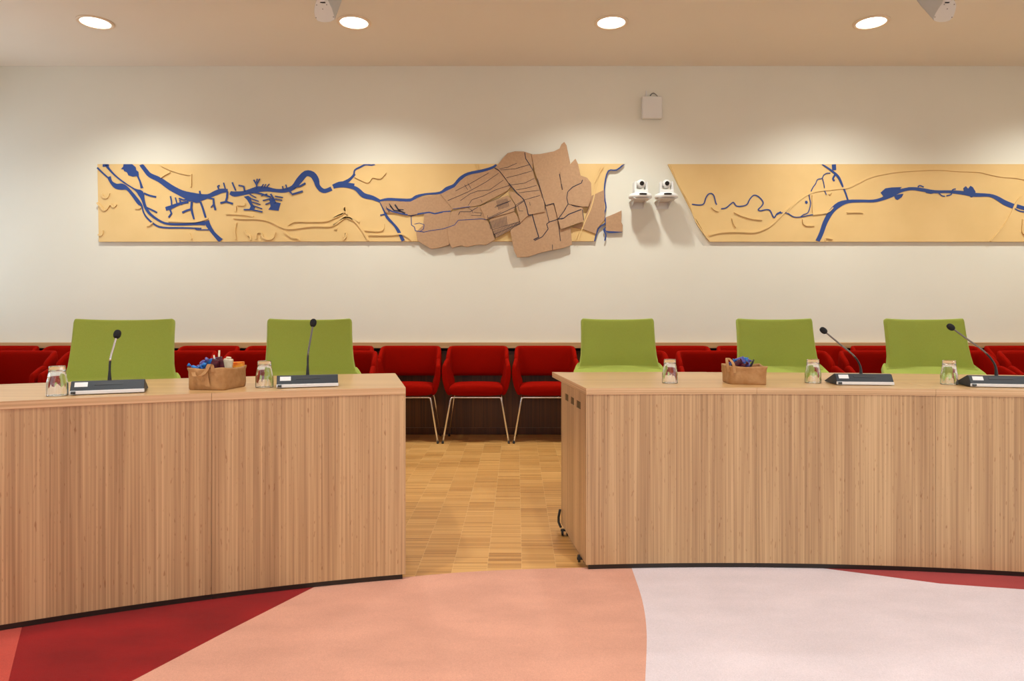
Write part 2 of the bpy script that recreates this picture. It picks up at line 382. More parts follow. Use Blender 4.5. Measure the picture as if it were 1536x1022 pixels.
def module(f, x0, x1, top, depth, label, endL=False, endR=False, corner=None):
    c = off(f, (x0+x1)/2, depth/2)
    t = thing('desk', label, 'desk', (0,0,0), 0, 'curved bamboo desk units')
    g = 0.0004; n = 14; xs = [x0+g+(x1-x0-2*g)*i/n for i in range(n+1)]; th = 0.027
    m1 = MB(); strip(m1, f, xs, 0, depth, top-th, top, (0,1), (corner if endL else 0, corner if endR else 0)); m1.build('tabletop', [M['top'], M['edge']], t, bevel=0.0012)
    m2 = MB(); strip(m2, f, xs, 0.003, 0.024, 0.030, top-th); m2.build('front_panel', M['desk'], t)
    for e, (x, fl) in enumerate(((x0+g, endL), (x1-g, endR))):
        inner = 0.02 if e == 0 else -0.02
        p0 = off(f, x+(0.0 if fl else inner), 0.0241); p1 = off(f, x+(0.0 if fl else inner), 0.56)
        if fl:
            fx_, fy_ = x, f(x); l_ = math.hypot(corner[0]-fx_, corner[1]-fy_); ux, uy = (corner[0]-fx_)/l_, (corner[1]-fy_)/l_; p0 = (fx_+ux*0.0241, fy_+uy*0.0241); p1 = (fx_+ux*0.56, fy_+uy*0.56)
        m3 = MB(); holes = []
        if fl: holes = [(0.085,0.175,0.644,0.677),(0.225,0.305,0.644,0.677),(0.355,0.438,0.644,0.677)]
        if e == 0: slotted(m3, p1, p0, 0.02, 0.030, top-th, [(0.536-b_, 0.536-a_, c_, d_) for a_, b_, c_, d_ in holes])
        else: slotted(m3, p0, p1, 0.02, 0.030, top-th, holes)
        m3.build('side_panel', M['desk'], t)
        for a_, b_, c_, d_ in holes:
            A = Vector(p0); U = (Vector(p1)-A).normalized(); N_ = Vector((-U.y, U.x))*(1 if e == 1 else -1); hm = MB(); e1 = A+U*(a_+0.0003)+N_*0.003; e2 = A+U*(b_-0.0003)+N_*0.003
            hm.slab([tuple(e1), tuple(e2), tuple(e2+N_*0.014), tuple(e1+N_*0.014)], c_+0.0003, d_-0.0003); hm.build('slot_shade', M['olive'], t)  # dark filler that paints the shade inside each slot
        if fl:
            pa = Vector(p0); pb = Vector(p1); u = (pb-pa).normalized(); nn = Vector((u.y, -u.x))*(1 if e == 0 else -1); q0 = pa+u*0.03+nn*0.024; q1 = pa+u*0.50+nn*0.024
            if (q0-Vector(off(f, (x0+x1)/2, 0.3))).length > (pa+u*0.03-Vector(off(f, (x0+x1)/2, 0.3))).length: q0 -= nn*0.048; q1 -= nn*0.048; nn = -nn
            bxm = MB(); bxm.slab([tuple(q0), tuple(q1), tuple(q1+nn*0.03), tuple(q0+nn*0.03)], 0.60, 0.70); bxm.build('slot_shade_backing', M['black'], t)  # black backing added behind the slots to darken them
    m6 = MB(); strip(m6, f, [x0+(0.012 if endL else 0.0004)+(x1-x0-0.0008-(0.012 if endL or endR else 0))*i/12 for i in range(13)], 0.008, 0.020, RZ+0.001, 0.030); m6.build('gap_shade', M['gap_shade'], t)  # dark strip standing in for the shadow below the front panel
    m5 = MB(); strip(m5, f, [x0+0.05+(x1-x0-0.1)*i/8 for i in range(9)], 0.10, 0.14, top-th-0.06, top-th); m5.build('rail', M['gun'], t)
    for x in (x0+0.05, x1-0.05):
        for k_ in (0.09, 0.47):
            q = off(f, x, k_)
            if endL and x < x0+0.1: q = (x0+0.002+(corner[0]-x0)*k_/0.82, f(x0)+(corner[1]-f(x0))*k_/0.82)
            m4 = MB()
            for j in (-1, 1):
                m4.tube([(q[0]+j*0.012-0.005, q[1], 0.016+RZ*(k_ < 0.3)), (q[0]+j*0.012+0.005, q[1], 0.016+RZ*(k_ < 0.3))], 0.0158, 14)
            m4.box((q[0]-0.02, q[1]-0.008, 0.022), (q[0]+0.02, q[1]+0.008, 0.0305))
            m4.build('caster', M['black'], t)
    return t
TL, TR = 0.760, 0.747
module(dL, -1.105, -0.433, TL, 0.705, 'bamboo desk unit left of the gap, holding the microphone nearest the gap', endR=True, corner=(-0.596,3.350))
module(dL, -2.25, -1.105, TL, 0.705, 'bamboo desk unit at the far left edge of the photo')
module(dR, 0.281, 0.980, TR, 0.80, 'bamboo desk unit right of the gap, its end panel with three slots', endL=True, corner=(0.186,3.585))
module(dR, 0.980, 1.680, TR, 0.79, 'middle one of the three bamboo desk units right of the gap')
module(dR, 1.680, 2.75, TR, 0.78, 'bamboo desk unit at the far right edge of the photo')
mb = MB()       # rubber guard on the back foot of the end panel
q = (0.2165, 3.325); mb.tube([(q[0]-0.006,q[1]-0.01,0.10),(q[0]-0.012,q[1]+0.005,0.06),(q[0]-0.012,q[1]+0.005,0.035),(q[0]-0.003,q[1]-0.02,0.018)], 0.006, 8)
deskR = [o for o in bpy.data.objects if o.get('label','').startswith('bamboo desk unit right of the gap')][0]
mb.build('corner_bumper', M['black'], deskR, smooth=True)

# ------------------------------------------------------------------ red tub chairs
def loft(mb_, secs, mi=0):      # closed sections of equal length, capped
    n = len(secs[0]); vs = [p for s_ in secs for p in s_]; fs = []
    for i in range(len(secs)-1):
        for k_ in range(n): fs.append((i*n+k_, i*n+(k_+1)%n, (i+1)*n+(k_+1)%n, (i+1)*n+k_))
    fs += [tuple(reversed(range(n))), tuple(range((len(secs)-1)*n, len(secs)*n))]
    mb_.add(vs, fs, mi)
def red_chair():
    t = thing('tub_chair', '', 'chair')
    th = 0.042
    def sec(x, y, nx, ny, z0, z1, inb=0.0):      # upright padded section; (nx,ny) outward
        r = 0.012; h = th/2
        pts = [(-h,z0+r),(-h+r,z0),(h-r,z0),(h,z0+r),(h,(z0+z1)/2),(h,z1-r),(h-r,z1),(-h+r,z1),(-h,z1-r),(-h,(z0+z1)/2)]
        out = []
        for a, z in pts:
            k_ = inb*max(0, 1-(z-z0)/0.10)**1.5
            out.append((x+nx*(a-k_), y+ny*(a-k_), z))
        return out
    # back: wraps round both corners
    st = []
    base = [(-0.250,0.005,-1,-0.05,0.50,0.697),(-0.249,0.06,-1,0.0,0.51,0.733),(-0.247,0.115,-1,0.1,0.52,0.772),(-0.241,0.148,-0.9,0.45,0.522,0.785),(-0.222,0.172,-0.5,0.85,0.524,0.787),(-0.19,0.182,-0.15,1,0.525,0.787)]
    for p in base: st.append(p)
    for x in (-0.10, 0, 0.10): st.append((x, 0.187, 0, 1, 0.525, 0.787))
    for p in reversed(base): st.append((-p[0], p[1], -p[2], p[3], p[4], p[5]))
    mb_ = MB(); secs = []
    for x, y, nx, ny, z0, z1 in st:
        l = math.hypot(nx, ny); secs.append(sec(x, y, nx/l, ny/l, z0, z1))
    loft(mb_, secs); mb_.build('backrest', M['red'], t, smooth=True, sub=1)
    for s_ in (-1, 1):
        a = MB(); secs = []
        for x, y, z0, z1 in ((0.249,0.11,0.50,0.60),(0.250,0.05,0.45,0.68),(0.252,0.0,0.41,0.692),(0.258,-0.05,0.395,0.672),(0.264,-0.10,0.388,0.652),(0.267,-0.128,0.388,0.640),(0.267,-0.133,0.392,0.636)):
            q = sec(s_*x, y, s_, 0, z0, z1, 0.045)
            secs.append(q if s_ > 0 else list(reversed(q)))
        loft(a, secs); a.build('armrest', M['red'], t, smooth=True, sub=1)
    c = MB(); rows = []
    nx_, nz_ = 12, 0
    secs = []
    for y, sh, hw in ((0.13,0.72,0.215),(0.10,0.92,0.222),(0.0,1.0,0.226),(-0.12,1.0,0.228),(-0.17,0.86,0.224),(-0.19,0.55,0.215)):
        zc = 0.432; h = 0.052*sh; pts = []
        m_ = 20
        for k_ in range(m_):
            an = 2*PI*k_/m_; cx_, sz_ = math.cos(an), math.sin(an)
            e = 0.34
            X_ = hw*math.copysign(abs(cx_)**e, cx_); Z_ = zc+h*math.copysign(abs(sz_)**0.6, sz_)+(0.008*(1-(X_/hw)**2) if sz_ > 0 else 0)
            pts.append((X_, y, Z_))
        secs.append(pts)
    loft(c, secs); c.build('seat', M['red'], t, smooth=True, sub=1)
    zt = 0.372
    f = MB(); f.tube([(-0.205,-0.165,zt),(-0.19,-0.165,zt+0.003),(0.19,-0.165,zt+0.003),(0.205,-0.165,zt)], 0.0065, 8)
    for s_ in (-1, 1): f.tube([(s_*0.20,-0.165,zt),(s_*0.20,0.11,zt)], 0.0065, 8)
    f.build('seat_frame', M['chrome'], t, smooth=True)
    for s_ in (-1, 1):
        for y0, y1, xt, xb, rr in ((-0.165,-0.192,0.206,0.270,0.0078),(0.11,0.165,0.200,0.252,0.0055)):
            l = MB(); l.tube([(s_*(xt-0.012),y0,zt+0.003),(s_*xt,y0,zt-0.004),(s_*(xt+0.006),y0+(y1-y0)*0.05,zt-0.03),(s_*xb,y1,0.012)], rr, 10)
            lo = l.build('leg', M['chrome'], t, smooth=True)
            k_ = MB(); k_.lathe([(0.009,0.0),(0.010,0.006),(0.009,0.018)], (s_*xb, y1, 0), 12); k_.build('foot_cap', M['black'], lo, smooth=True)
    return t
rc = red_chair(); used = False
def put_red(x, y, label, group):
    global used
    if not used: rc.location = (x, y, 0); rc['label'] = label; rc['group'] = group; used = True
    else: dup(rc, (x, y, 0), 0, label, group)
ROW1 = 5.775; cx1 = -0.334
names1 = {-7:'second', 0:''}
lab1 = {-1:'red tub chair by the wall seen in the gap, left of its three',
        0:'red tub chair by the wall in the middle of the gap between the desks',
        1:'red tub chair by the wall seen in the gap, right of its three'}
def ordinal(n): return ['first','second','third','fourth','fifth','sixth','seventh','eighth'][n-1]
for k_ in range(-7, 9):
    x = cx1+0.581*k_
    lab = lab1.get(k_) or ('red tub chair along the wall, %s %s of the three in the gap' % (ordinal(abs(k_)-1), 'left' if k_ < 0 else 'right'))
    put_red(x, ROW1, lab, 'red tub chairs along the wall')
D2 = 5.10-0.20
L2 = [-1.285,-1.877,-2.468,-3.062,-3.655]; R2 = [0.845,1.435,2.035,2.638,3.222,3.81]
for i, x in enumerate(L2):
    lab = ['nearer-row red tub chair behind the green chair just left of the gap','nearer-row red tub chair behind the right end of the left paper bag','nearer-row red tub chair between leftmost green chair and left paper bag',
           'nearer-row red tub chair mostly hidden by the leftmost green chair','nearer-row red tub chair at the left edge of the photo'][i]
    put_red(x, D2, lab, 'red tub chairs of the nearer row')
for i, x in enumerate(R2):
    lab = ['nearer-row red tub chair almost hidden by the green chair right of the gap','nearer-row red tub chair behind and left of the right paper bag','nearer-row red tub chair mostly hidden by the green chair behind the right bag',
           'nearer-row red tub chair just left of the rightmost green chair','nearer-row red tub chair mostly hidden by the rightmost green chair','nearer-row red tub chair at the right edge of the photo'][i]
    put_red(x, D2, lab, 'red tub chairs of the nearer row')

# ------------------------------------------------------------------ green chairs
def green_chair():
    t = thing('office_chair', '', 'chair')
    rows = [(0.093,1.020,0.238),(0.085,1.000,0.241),(0.062,0.93,0.241),(0.036,0.85,0.243),(0.014,0.785,0.247),(0.000,0.738,0.255),(-0.008,0.706,0.268),(-0.030,0.688,0.282),
            (-0.09,0.655,0.300),(-0.17,0.605,0.310),(-0.25,0.565,0.308),(-0.36,0.55,0.30),(-0.46,0.55,0.28),(-0.50,0.535,0.27)]
    def sheet(name, rr, thick, bow):
        m_ = MB(); nu = 16; vs = []; fs = []; th = []
        for j, (y, z, hw) in enumerate(rr):
            for i in range(nu+1):
                u = -1+2*i/nu
                zz = z+(0.009*abs(u)**2.5-0.004 if j < 2 and bow else 0)
                vs.append((u*hw, y-(0.045 if bow else 0.0)*u*u, zz+(0 if bow else 0.02*u*u)))
        for j in range(len(rr)-1):
            for i in range(nu): fs.append((j*(nu+1)+i, j*(nu+1)+i+1, (j+1)*(nu+1)+i+1, (j+1)*(nu+1)+i))
        m_.add(vs, fs); return m_.build(name, M['green'], t, smooth=True, solid=thick, bevel=0.009, seg=3)
    sheet('backrest', rows[:8], 0.034, True); sheet('seat', [(r[0], r[1]-0.001, r[2]) for r in rows[6:]], 0.04, False)
    m_ = MB(); m_.lathe([(0.03,0.09),(0.03,0.30),(0.018,0.30),(0.018,0.53)], (0,-0.26,0), 20); m_.build('column', M['chrome'], t, smooth=False)
    m_ = MB()
    for k_ in range(5):
        a = 2*PI*k_/5+0.3; m_.tube([(0.02*math.cos(a),-0.26+0.02*math.sin(a),0.10),(0.28*math.cos(a),-0.26+0.28*math.sin(a),0.068)], [0.022,0.013], 10)
    m_.build('star_base', M['chrome'], t, smooth=True)
    for k_ in range(5):
        a = 2*PI*k_/5+0.3; m_ = MB(); x, y = 0.28*math.cos(a), -0.26+0.28*math.sin(a)
        m_.tube([(x-0.02,y,0.028),(x+0.02,y,0.028)], 0.028, 16); m_.build('caster', M['black'], t)
    return t
gc = green_chair(); gused = False
GL = [(-2.098,3.64,18,1.004,'green upholstered office chair, leftmost, behind the microphone at far left'),
      (-1.224,4.05,17,1.018,'green upholstered office chair left of the gap, behind the nearer microphone'),
      (0.672,4.52,-2,1.026,'green upholstered office chair just right of the gap between the desks'),
      (1.69,4.45,-6,1.022,'green upholstered office chair behind the right paper bag'),
      (2.655,4.42,-9,1.008,'green upholstered office chair, rightmost, behind the microphone at right edge')]
for x, y, rz, zt, lab in GL:
    r = math.radians(rz)
    if not gused: gc.location = (x, y, 0); gc.rotation_euler = (0,0,r); gc['label'] = lab; gc['group'] = 'green office chairs'; gused = True
    else: dup(gc, (x, y, 0), r, lab, 'green office chairs')

# ------------------------------------------------------------------ microphone units
def mic_unit(x, y, z, slope, bend, head, label, stalk):
    rz = math.atan(slope)
    t = thing('conference_microphone', label, 'microphone', (x, y, z), rz, 'conference microphones on the desks')
    W = 0.230; h = W/2
    prof = [(0.0,0.003),(0.0,0.015),(0.022,0.046),(0.035,0.047),(0.150,0.007),(0.150,0.003)]
    b = MB(); n = len(prof); vs = [(-h, a, c) for a, c in prof]+[(h, a, c) for a, c in prof]
    b.add(vs, [tuple(range(n)), tuple(reversed(range(n, 2*n)))]+[(i, (i+1)%n, (i+1)%n+n, i+n) for i in range(n)])
    b.build('console', M['slate'], t, bevel=0.0015)
    s_ = MB(); s_.box((-h-0.001,-0.003,0.0025), (h+0.001,0.004,0.0155)); s_.build('front_strip', M['silver'], t, bevel=0.002)
    def onface(u0, u1, v0, v1, lift, mm, nm):      # v along the tall back slope
        d = Vector((0, 0.022, 0.031)); nn = Vector((0, -0.031, 0.022)).normalized(); o0 = Vector((0,0.0,0.015)); q = MB(); vs = []
        for k2 in (lift, -0.001):
            for u, v in ((u0,v0),(u1,v0),(u1,v1),(u0,v1)):
                p = o0+d*v+nn*k2+Vector((u,0,0)); vs.append(tuple(p))
        q.add(vs, [(0,1,2,3),(7,6,5,4),(0,4,5,1),(1,5,6,2),(2,6,7,3),(3,7,4,0)]); return q.build(nm, mm, t)
    onface(-h+0.012, -h+0.052, 0.42, 0.90, 0.0008, M['label'], 'sticker')
    onface(-0.042, 0.046, 0.55, 0.85, 0.0012, M['slate2'], 'grille')
    onface(-h+0.004, -h+0.018, -0.30, -0.12, 0.006, M['black'], 'socket')
    base = Vector((0.0, 0.045, 0.040))
    bx, bz = bend; hx, hz = head
    p1 = base+Vector((bx, 0.006, bz-z-0.04)); p2 = Vector((hx, 0.045+0.035, hz-z))
    pts = smooth_line([tuple(base), tuple(base+Vector((bx*0.15,0.001,(p1.z-base.z)*0.5))), tuple(p1), tuple(p1.lerp(p2,0.5)), tuple(p1.lerp(p2,0.93))], 5)
    k3 = len(pts)
    c = MB(); c.tube(pts[:10], [0.0075-0.0035*min(1,i/5) for i in range(10)], 12); c.build('gooseneck', M['black'], t, smooth=True)
    c = MB(); c.tube(pts[9:], [0.0036]*(k3-9), 12); c.build('stalk', stalk, t, smooth=True)
    dr = (p2-p1).normalized(); a = p1.lerp(p2,0.90)
    c = MB(); c.tube([a, a+dr*0.012], [0.0045,0.0085], 14); hc = c.build('collar', M['gun'], t, smooth=True)
    c = MB(); prof = []
    for i in range(11):
        an = PI*i/10; prof.append((p2+dr*(-math.cos(an)*0.017), 0.0005+0.0125*math.sin(an)**0.8))
    c.tube([q[0] for q in prof], [q[1] for q in prof], 20); c.build('windscreen', M['foam'], t, smooth=True)
mic_unit(-1.462,2.440,TL,0.43,(0.002,0.884),(0.020,0.972),'slim slate microphone console at far left with silver stalk', M['chrome'])
mic_unit(-0.815,2.664,TL,0.32,(0.002,0.893),(0.022,1.012),'slim slate microphone console left of the gap, between tumbler and desk end', M['gun'])
mic_unit(1.470,2.878,TR,-0.10,(-0.030,0.872),(-0.143,0.977),'slim slate microphone console in front of the gap between two green chairs on the right', M['gun'])
mic_unit(1.980,2.785,TR,-0.19,(-0.043,0.892),(-0.158,0.993),'slim slate microphone console cut by the right edge of the photo', M['gun'])

# ------------------------------------------------------------------ tumblers, upside down
def tumbler():
    t = MB(); n = 40
    out = [(0.0335,0.0),(0.0338,0.004),(0.0335,0.040),(0.0315,0.050),(0.0285,0.066),(0.0262,0.085),(0.0255,0.099),(0.0240,0.1035),(0.0001,0.1035)]
    inn = [(0.0001,0.088),(0.0205,0.088),(0.0230,0.084),(0.0248,0.066),(0.0280,0.052),(0.0305,0.040),(0.0312,0.004),(0.0315,0.0)]
    vs = []; fs = []; pr = out+inn
    for j, (r, z) in enumerate(pr):
        for k_ in range(n):
            rr = r
            if j in (1,2): rr = r*(1-0.035*(k_ % 4 == 0))
            vs.append((rr*math.cos(2*PI*k_/n), rr*math.sin(2*PI*k_/n), z))
    m_ = len(pr)
    for i in range(m_):
        j = (i+1) % m_
        for k_ in range(n): fs.append((i*n+k_, i*n+(k_+1)%n, j*n+(k_+1)%n, j*n+k_))
    t.add(vs, fs); return t.build('glass_tumbler', M['glass'], smooth=True)
TU = [(-1.610,2.392,TL,'clear glass tumbler upside down at the left end of the left desk'),
      (-0.990,2.680,TL,'clear glass tumbler upside down between left paper bag and microphone'),
      (0.670,2.985,TR,'clear glass tumbler upside down left of the right paper bag'),
      (1.300,2.995,TR,'clear glass tumbler upside down left of the right desk\'s first microphone'),
      (1.853,2.925,TR,'clear glass tumbler upside down beside the microphone at the right edge')]
tu = tumbler()
for i, (x, y, z, lab) in enumerate(TU):
    o = tu if i == 0 else tu.copy()
    if i: C.objects.link(o)
    o.location = (x, y, z); tag(o, lab, 'glass', 'upturned tumblers on the desks')

# ------------------------------------------------------------------ paper bags and what is in them
def paper_bag(corners, z, H, label, seed, strap):
    cx_ = sum(p[0] for p in corners)/4; cy_ = sum(p[1] for p in corners)/4
    t = thing('paper_bag', label, 'bag', (cx_, cy_, z))
    loop = []
    for i in range(4):
        a = Vector((corners[i][0]-cx_, corners[i][1]-cy_)); b = Vector((corners[(i+1)%4][0]-cx_, corners[(i+1)%4][1]-cy_))
        for k_ in range(10):
            u = 0.06+0.88*k_/9; loop.append(a.lerp(b, u))
    n = len(loop); lev = [(0.0,0.97),(0.06,1.0),(0.25,1.01),(0.45,1.0),(0.65,1.015),(0.82,1.02),(0.93,1.045),(1.0,1.04),(1.0,1.0),(0.90,0.985),(0.5,0.97),(0.1,0.95),(0.04,0.93)]
    vs = []; fs = []
    for j, (v, s_) in enumerate(lev):
        for k_, p in enumerate(loop):
            q = noise.noise(Vector((p.x*22+seed, p.y*22, v*2.6)))*0.007*(0.25+v if j < 10 else 0.5)
            sag = -0.004*math.sin(PI*(k_ % 10)/9)*(v > 0.8)
            l = p.length; d = p/l
            vs.append((p.x*s_+d.x*q, p.y*s_+d.y*q, v*H+sag*1.0+(0.003*noise.noise(Vector((p.x*15,p.y*15,seed))) if v > 0.3 else 0)))
    for j in range(len(lev)-1):
        for k_ in range(n): fs.append((j*n+k_, j*n+(k_+1)%n, (j+1)*n+(k_+1)%n, (j+1)*n+k_))
    fs += [tuple(range(n)), tuple(range((len(lev)-1)*n, len(lev)*n))]
    m_ = MB(); m_.add(vs, fs); m_.build('bag_body', M['kraft'], t, smooth=True)
    m_ = MB()
    for pts, wd in strap:      # paper strap handles: flat ribbons
        pp = smooth_line([(p[0]-cx_, p[1]-cy_, p[2]) for p in pts], 5)
        va = []; 
        for i, p in enumerate(pp):
            for q in ((-wd/2, 0), (wd/2, 0), (wd/2, 0.002), (-wd/2, 0.002)):
                va.append((p[0]+(q[0] if wd > 0 else 0), p[1]-q[1], p[2]))
        ff = []
        for i in range(len(pp)-1):
            for k_ in range(4): ff.append((i*4+k_, i*4+(k_+1)%4, (i+1)*4+(k_+1)%4, (i+1)*4+k_))
        ff += [(3,2,1,0), tuple(len(va)-4+i for i in range(4))]
        m_.add(va, ff)
    m_.build('handle', M['kraft'], t, smooth=False)
    return t
A0, A1, A2 = (-1.243,2.578), (-1.100,2.560), (-1.078,2.728); A3 = (-1.222,2.745)
paper_bag([A0,A1,A2,A3], TL, 0.084, 'brown paper bag of sweets on the left desk', 3.0,
    [([(-1.215,2.566,0.068),(-1.205,2.553,0.056),(-1.19,2.550,0.054),(-1.172,2.551,0.062),(-1.160,2.556,0.078),(-1.152,2.559,0.098),(-1.143,2.562,0.092),(-1.140,2.562,0.07)], 0.014),
     ([(-1.166,2.5600,0.070),(-1.164,2.5590,0.045),(-1.158,2.5590,0.016)], 0.018)])
B0, B1, B2, B3 = (0.915,2.925), (1.060,2.892), (1.085,3.055), (0.925,3.075)
paper_bag([B0,B1,B2,B3], TR, 0.080, 'brown paper bag of sweets on the right desk', 11.0,
    [([(0.910,2.93,0.055),(0.905,2.932,0.085),(0.905,2.94,0.106),(0.912,2.952,0.112),(0.922,2.945,0.104),(0.928,2.922,0.085),(0.931,2.915,0.050)], 0.012)])
def bar(name, m_, L_, W_, T_):     # wrapped bar with crimped ends
    b = MB(); secs = []
    for u, wv, tv in ((-0.5,0.9,0.08),(-0.40,0.85,0.12),(-0.36,0.9,0.8),(-0.2,1,1),(0.2,1,1),(0.36,0.9,0.8),(0.40,0.85,0.12),(0.5,0.9,0.08)):
        pts = []
        for k_ in range(12):
            a = 2*PI*k_/12; pts.append((W_/2*wv*math.copysign(abs(math.cos(a))**0.5, math.cos(a)), T_/2*tv*math.copysign(abs(math.sin(a))**0.6, math.sin(a)), u*L_))
        secs.append(pts)
    loft(b, secs); return b.build(name, m_, smooth=True)
def sweet(m_, L_, r):
    b = MB(); b.tube([(0,0,-L_/2),(0,0,-L_*0.42),(0,0,-L_*0.26),(0,0,-L_*0.18),(0,0,0),(0,0,L_*0.18),(0,0,L_*0.26),(0,0,L_*0.42),(0,0,L_/2)], [r*0.9,r*0.75,r*0.2,r*0.85,r,r*0.85,r*0.2,r*0.75,r*0.9], 9)
    return b.build('wrapped_sweet', m_, smooth=True)
def place(o, x, y, z, rx, ry, rz, lab, cat, grp=None):
    o.location = (x,y,z); o.rotation_euler = tuple(math.radians(a) for a in (rx,ry,rz)); tag(o, lab, cat, grp)
G1 = 'wrapped treats in the left paper bag'; G2 = 'wrapped treats in the right paper bag'
zt = TL+0.084
place(sweet(M['wblue'],0.055,0.008), -1.226,2.60,zt-0.002, 0,-62,10, 'blue foil twist sweet sticking out at the left corner of the left bag','sweet',G1)
place(sweet(M['wblue'],0.05,0.009), -1.205,2.615,zt+0.003, 20,70,-20, 'light blue twist sweet beside the leftmost one in the left bag','sweet',G1)
place(sweet(M['wpurple'],0.05,0.011), -1.222,2.66,zt+0.012, 10,50,0, 'violet-blue twist sweet standing up behind the blue ones in the left bag','sweet',G1)
place(bar('chocolate_bar',M['wblue'],0.06,0.03,0.012), -1.188,2.68,zt+0.016, 10,75,15, 'bright blue wrapped bar in the middle of the left bag','chocolate bar',G1)
place(sweet(M['wblue'],0.05,0.010), -1.185,2.62,zt+0.000, 0,80,30, 'blue twist sweet low behind the strap of the left bag','sweet',G1)
place(bar('chocolate_bar',M['wdark'],0.075,0.030,0.012), -1.163,2.62,zt-0.006, 5,14,0, 'dark maroon wrapped bar nearest the strap of the left bag','chocolate bar',G1)
place(bar('chocolate_bar',M['wdark'],0.075,0.028,0.012), -1.147,2.645,zt+0.000, 0,-10,10, 'dark maroon wrapped bar behind the other, under the white stick','chocolate bar',G1)
b = MB(); b.tube([(0,0,-0.04),(0,0,0.04)], 0.0035, 10); place(b.build('paper_stick', M['wcream'], smooth=True), -1.158,2.655,zt+0.022, 4,4,0, 'white paper stick poking up from the left bag','stick')
b = MB(); b.tube([(0,0,-0.03),(0,0,0.03)], 0.003, 10); place(b.build('paper_stick', M['wcream'], smooth=True), -1.172,2.65,zt+0.014, 4,-4,0, 'shorter cream paper stick beside the tall one in the left bag','stick')
b = MB(); b.box((-0.017,-0.012,-0.035),(0.017,0.012,0.028)); b.box((-0.010,-0.006,0.028),(0.010,0.006,0.036)); place(b.build('sugar_packet', M['wcream'], bevel=0.006), -1.132,2.675,zt+0.000, 0,6,10, 'cream paper packet between the maroon bars and the orange box','packet')
b = MB(); b.box((-0.029,-0.010,-0.035),(0.029,0.010,0.020)); place(b.build('sweet_box', M['worange'], bevel=0.003), -1.112,2.712,zt-0.006, 0,-2,4, 'orange and yellow box at the right of the left bag','box')
zt = TR+0.080
place(sweet(M['wblue'],0.05,0.011), 0.936,2.955,zt+0.002, 0,20,0, 'blue twist sweet under the strap of the right bag','sweet',G2)
place(bar('chocolate_bar',M['wpurple'],0.07,0.03,0.013), 0.963,2.985,zt+0.012, 10,65,0, 'purple wrapped bar lying across the left of the right bag','chocolate bar',G2)
place(bar('chocolate_bar',M['wdark'],0.06,0.03,0.013), 0.952,2.95,zt+0.004, 0,60,20, 'dark wrapped bar below the purple one in the right bag','chocolate bar',G2)
place(bar('chocolate_bar',M['wblue'],0.055,0.035,0.014), 0.990,2.995,zt+0.014, 0,85,0, 'bright blue wrapped bar at the back of the right bag','chocolate bar',G2)
place(sweet(M['wpurple'],0.05,0.012), 0.998,2.955,zt+0.002, 0,30,0, 'purple twist sweet in front of the blue bar in the right bag','sweet',G2)
place(sweet(M['wdark'],0.05,0.009), 0.975,2.94,zt-0.002, 0,55,0, 'dark twist sweet at the front of the right bag','sweet',G2)
place(bar('chocolate_bar',M['black'],0.05,0.008,0.006), 1.018,2.96,zt+0.002, 0,25,0, 'thin black stick at the right of the sweets in the right bag','stick',G2)

# ------------------------------------------------------------------ wall maps (cut-out relief boards)
s_wall = F/WALL
def WX(px, py, d): s_ = F/d; return ((px-PX)/s_, EYE-(py-PY)/s_)
def ribbon(mb_, pts, y0, y1, d, cvt, w0=None, sm=3, clamp=False):
    q = [cvt(p[0], p[1])+((p[2] if len(p) > 2 else w0),) for p in pts]
    if sm > 1 and len(q) > 2: q = smooth_line(q, sm)
    L_, R_ = [], []
    for i, (x, y, wd) in enumerate(q):
        a = q[max(i-1,0)]; b = q[min(i+1,len(q)-1)]; tx, ty = b[0]-a[0], b[1]-a[1]; l = math.hypot(tx, ty) or 1; nx, ny = -ty/l, tx/l
        cl = (lambda v: min(max(v, 246.4), 362.6)) if clamp else (lambda v: v)
        L_.append(WX(x+nx*wd/2, cl(y+ny*wd/2), d)); R_.append(WX(x-nx*wd/2, cl(y-ny*wd/2), d))
    n = len(q); vs = []
    for yy in (y0, y1):
        vs += [(x, yy, z) for x, z in L_]+[(x, yy, z) for x, z in R_]
    fs = []
    for i in range(n-1):
        fs += [(i, i+1, n+i+1, n+i), (2*n+i, 3*n+i, 3*n+i+1, 2*n+i+1), (i, 2*n+i, 2*n+i+1, i+1), (n+i, n+i+1, 3*n+i+1, 3*n+i)]
    fs += [(0, n, 3*n, 2*n), (n-1, 3*n-1, 4*n-1, 2*n-1)]
    mb_.add(vs, fs)
c1 = lambda x, y: (130+x/3.84, 200+y/3.84)
c2 = lambda x, y: (500+x/3.413, 200+y/3.413)
c3 = lambda x, y: (930+x/3.932, 120+y/3.932)
c4 = lambda x, y: (1180+x/4.315, 220+y/4.315)
DB = WALL-0.021      # board face
def poly(pts, cvt, d): return [WX(*cvt(x, y), d) for x, y in pts]
idt = lambda x, y: (x, y)
lm = thing('wall_map', 'long cream relief map with blue rivers and brown district pieces, left one on the wall', 'wall map', (0,0,0))
right_edge = [(1490,156),(1450,188),(1408,193),(1390,260),(1389,330),(1396,380),(1386,420),(1394,458),(1357,488),(1338,553)]
mb = MB(); mb.prism(poly([(146,246.2)], idt, DB)+poly(right_edge, c2, DB)+poly([(148,362.8)], idt, DB), DB, WALL-0.001)
mb.build('board', M['cream'], lm, bevel=0.001)
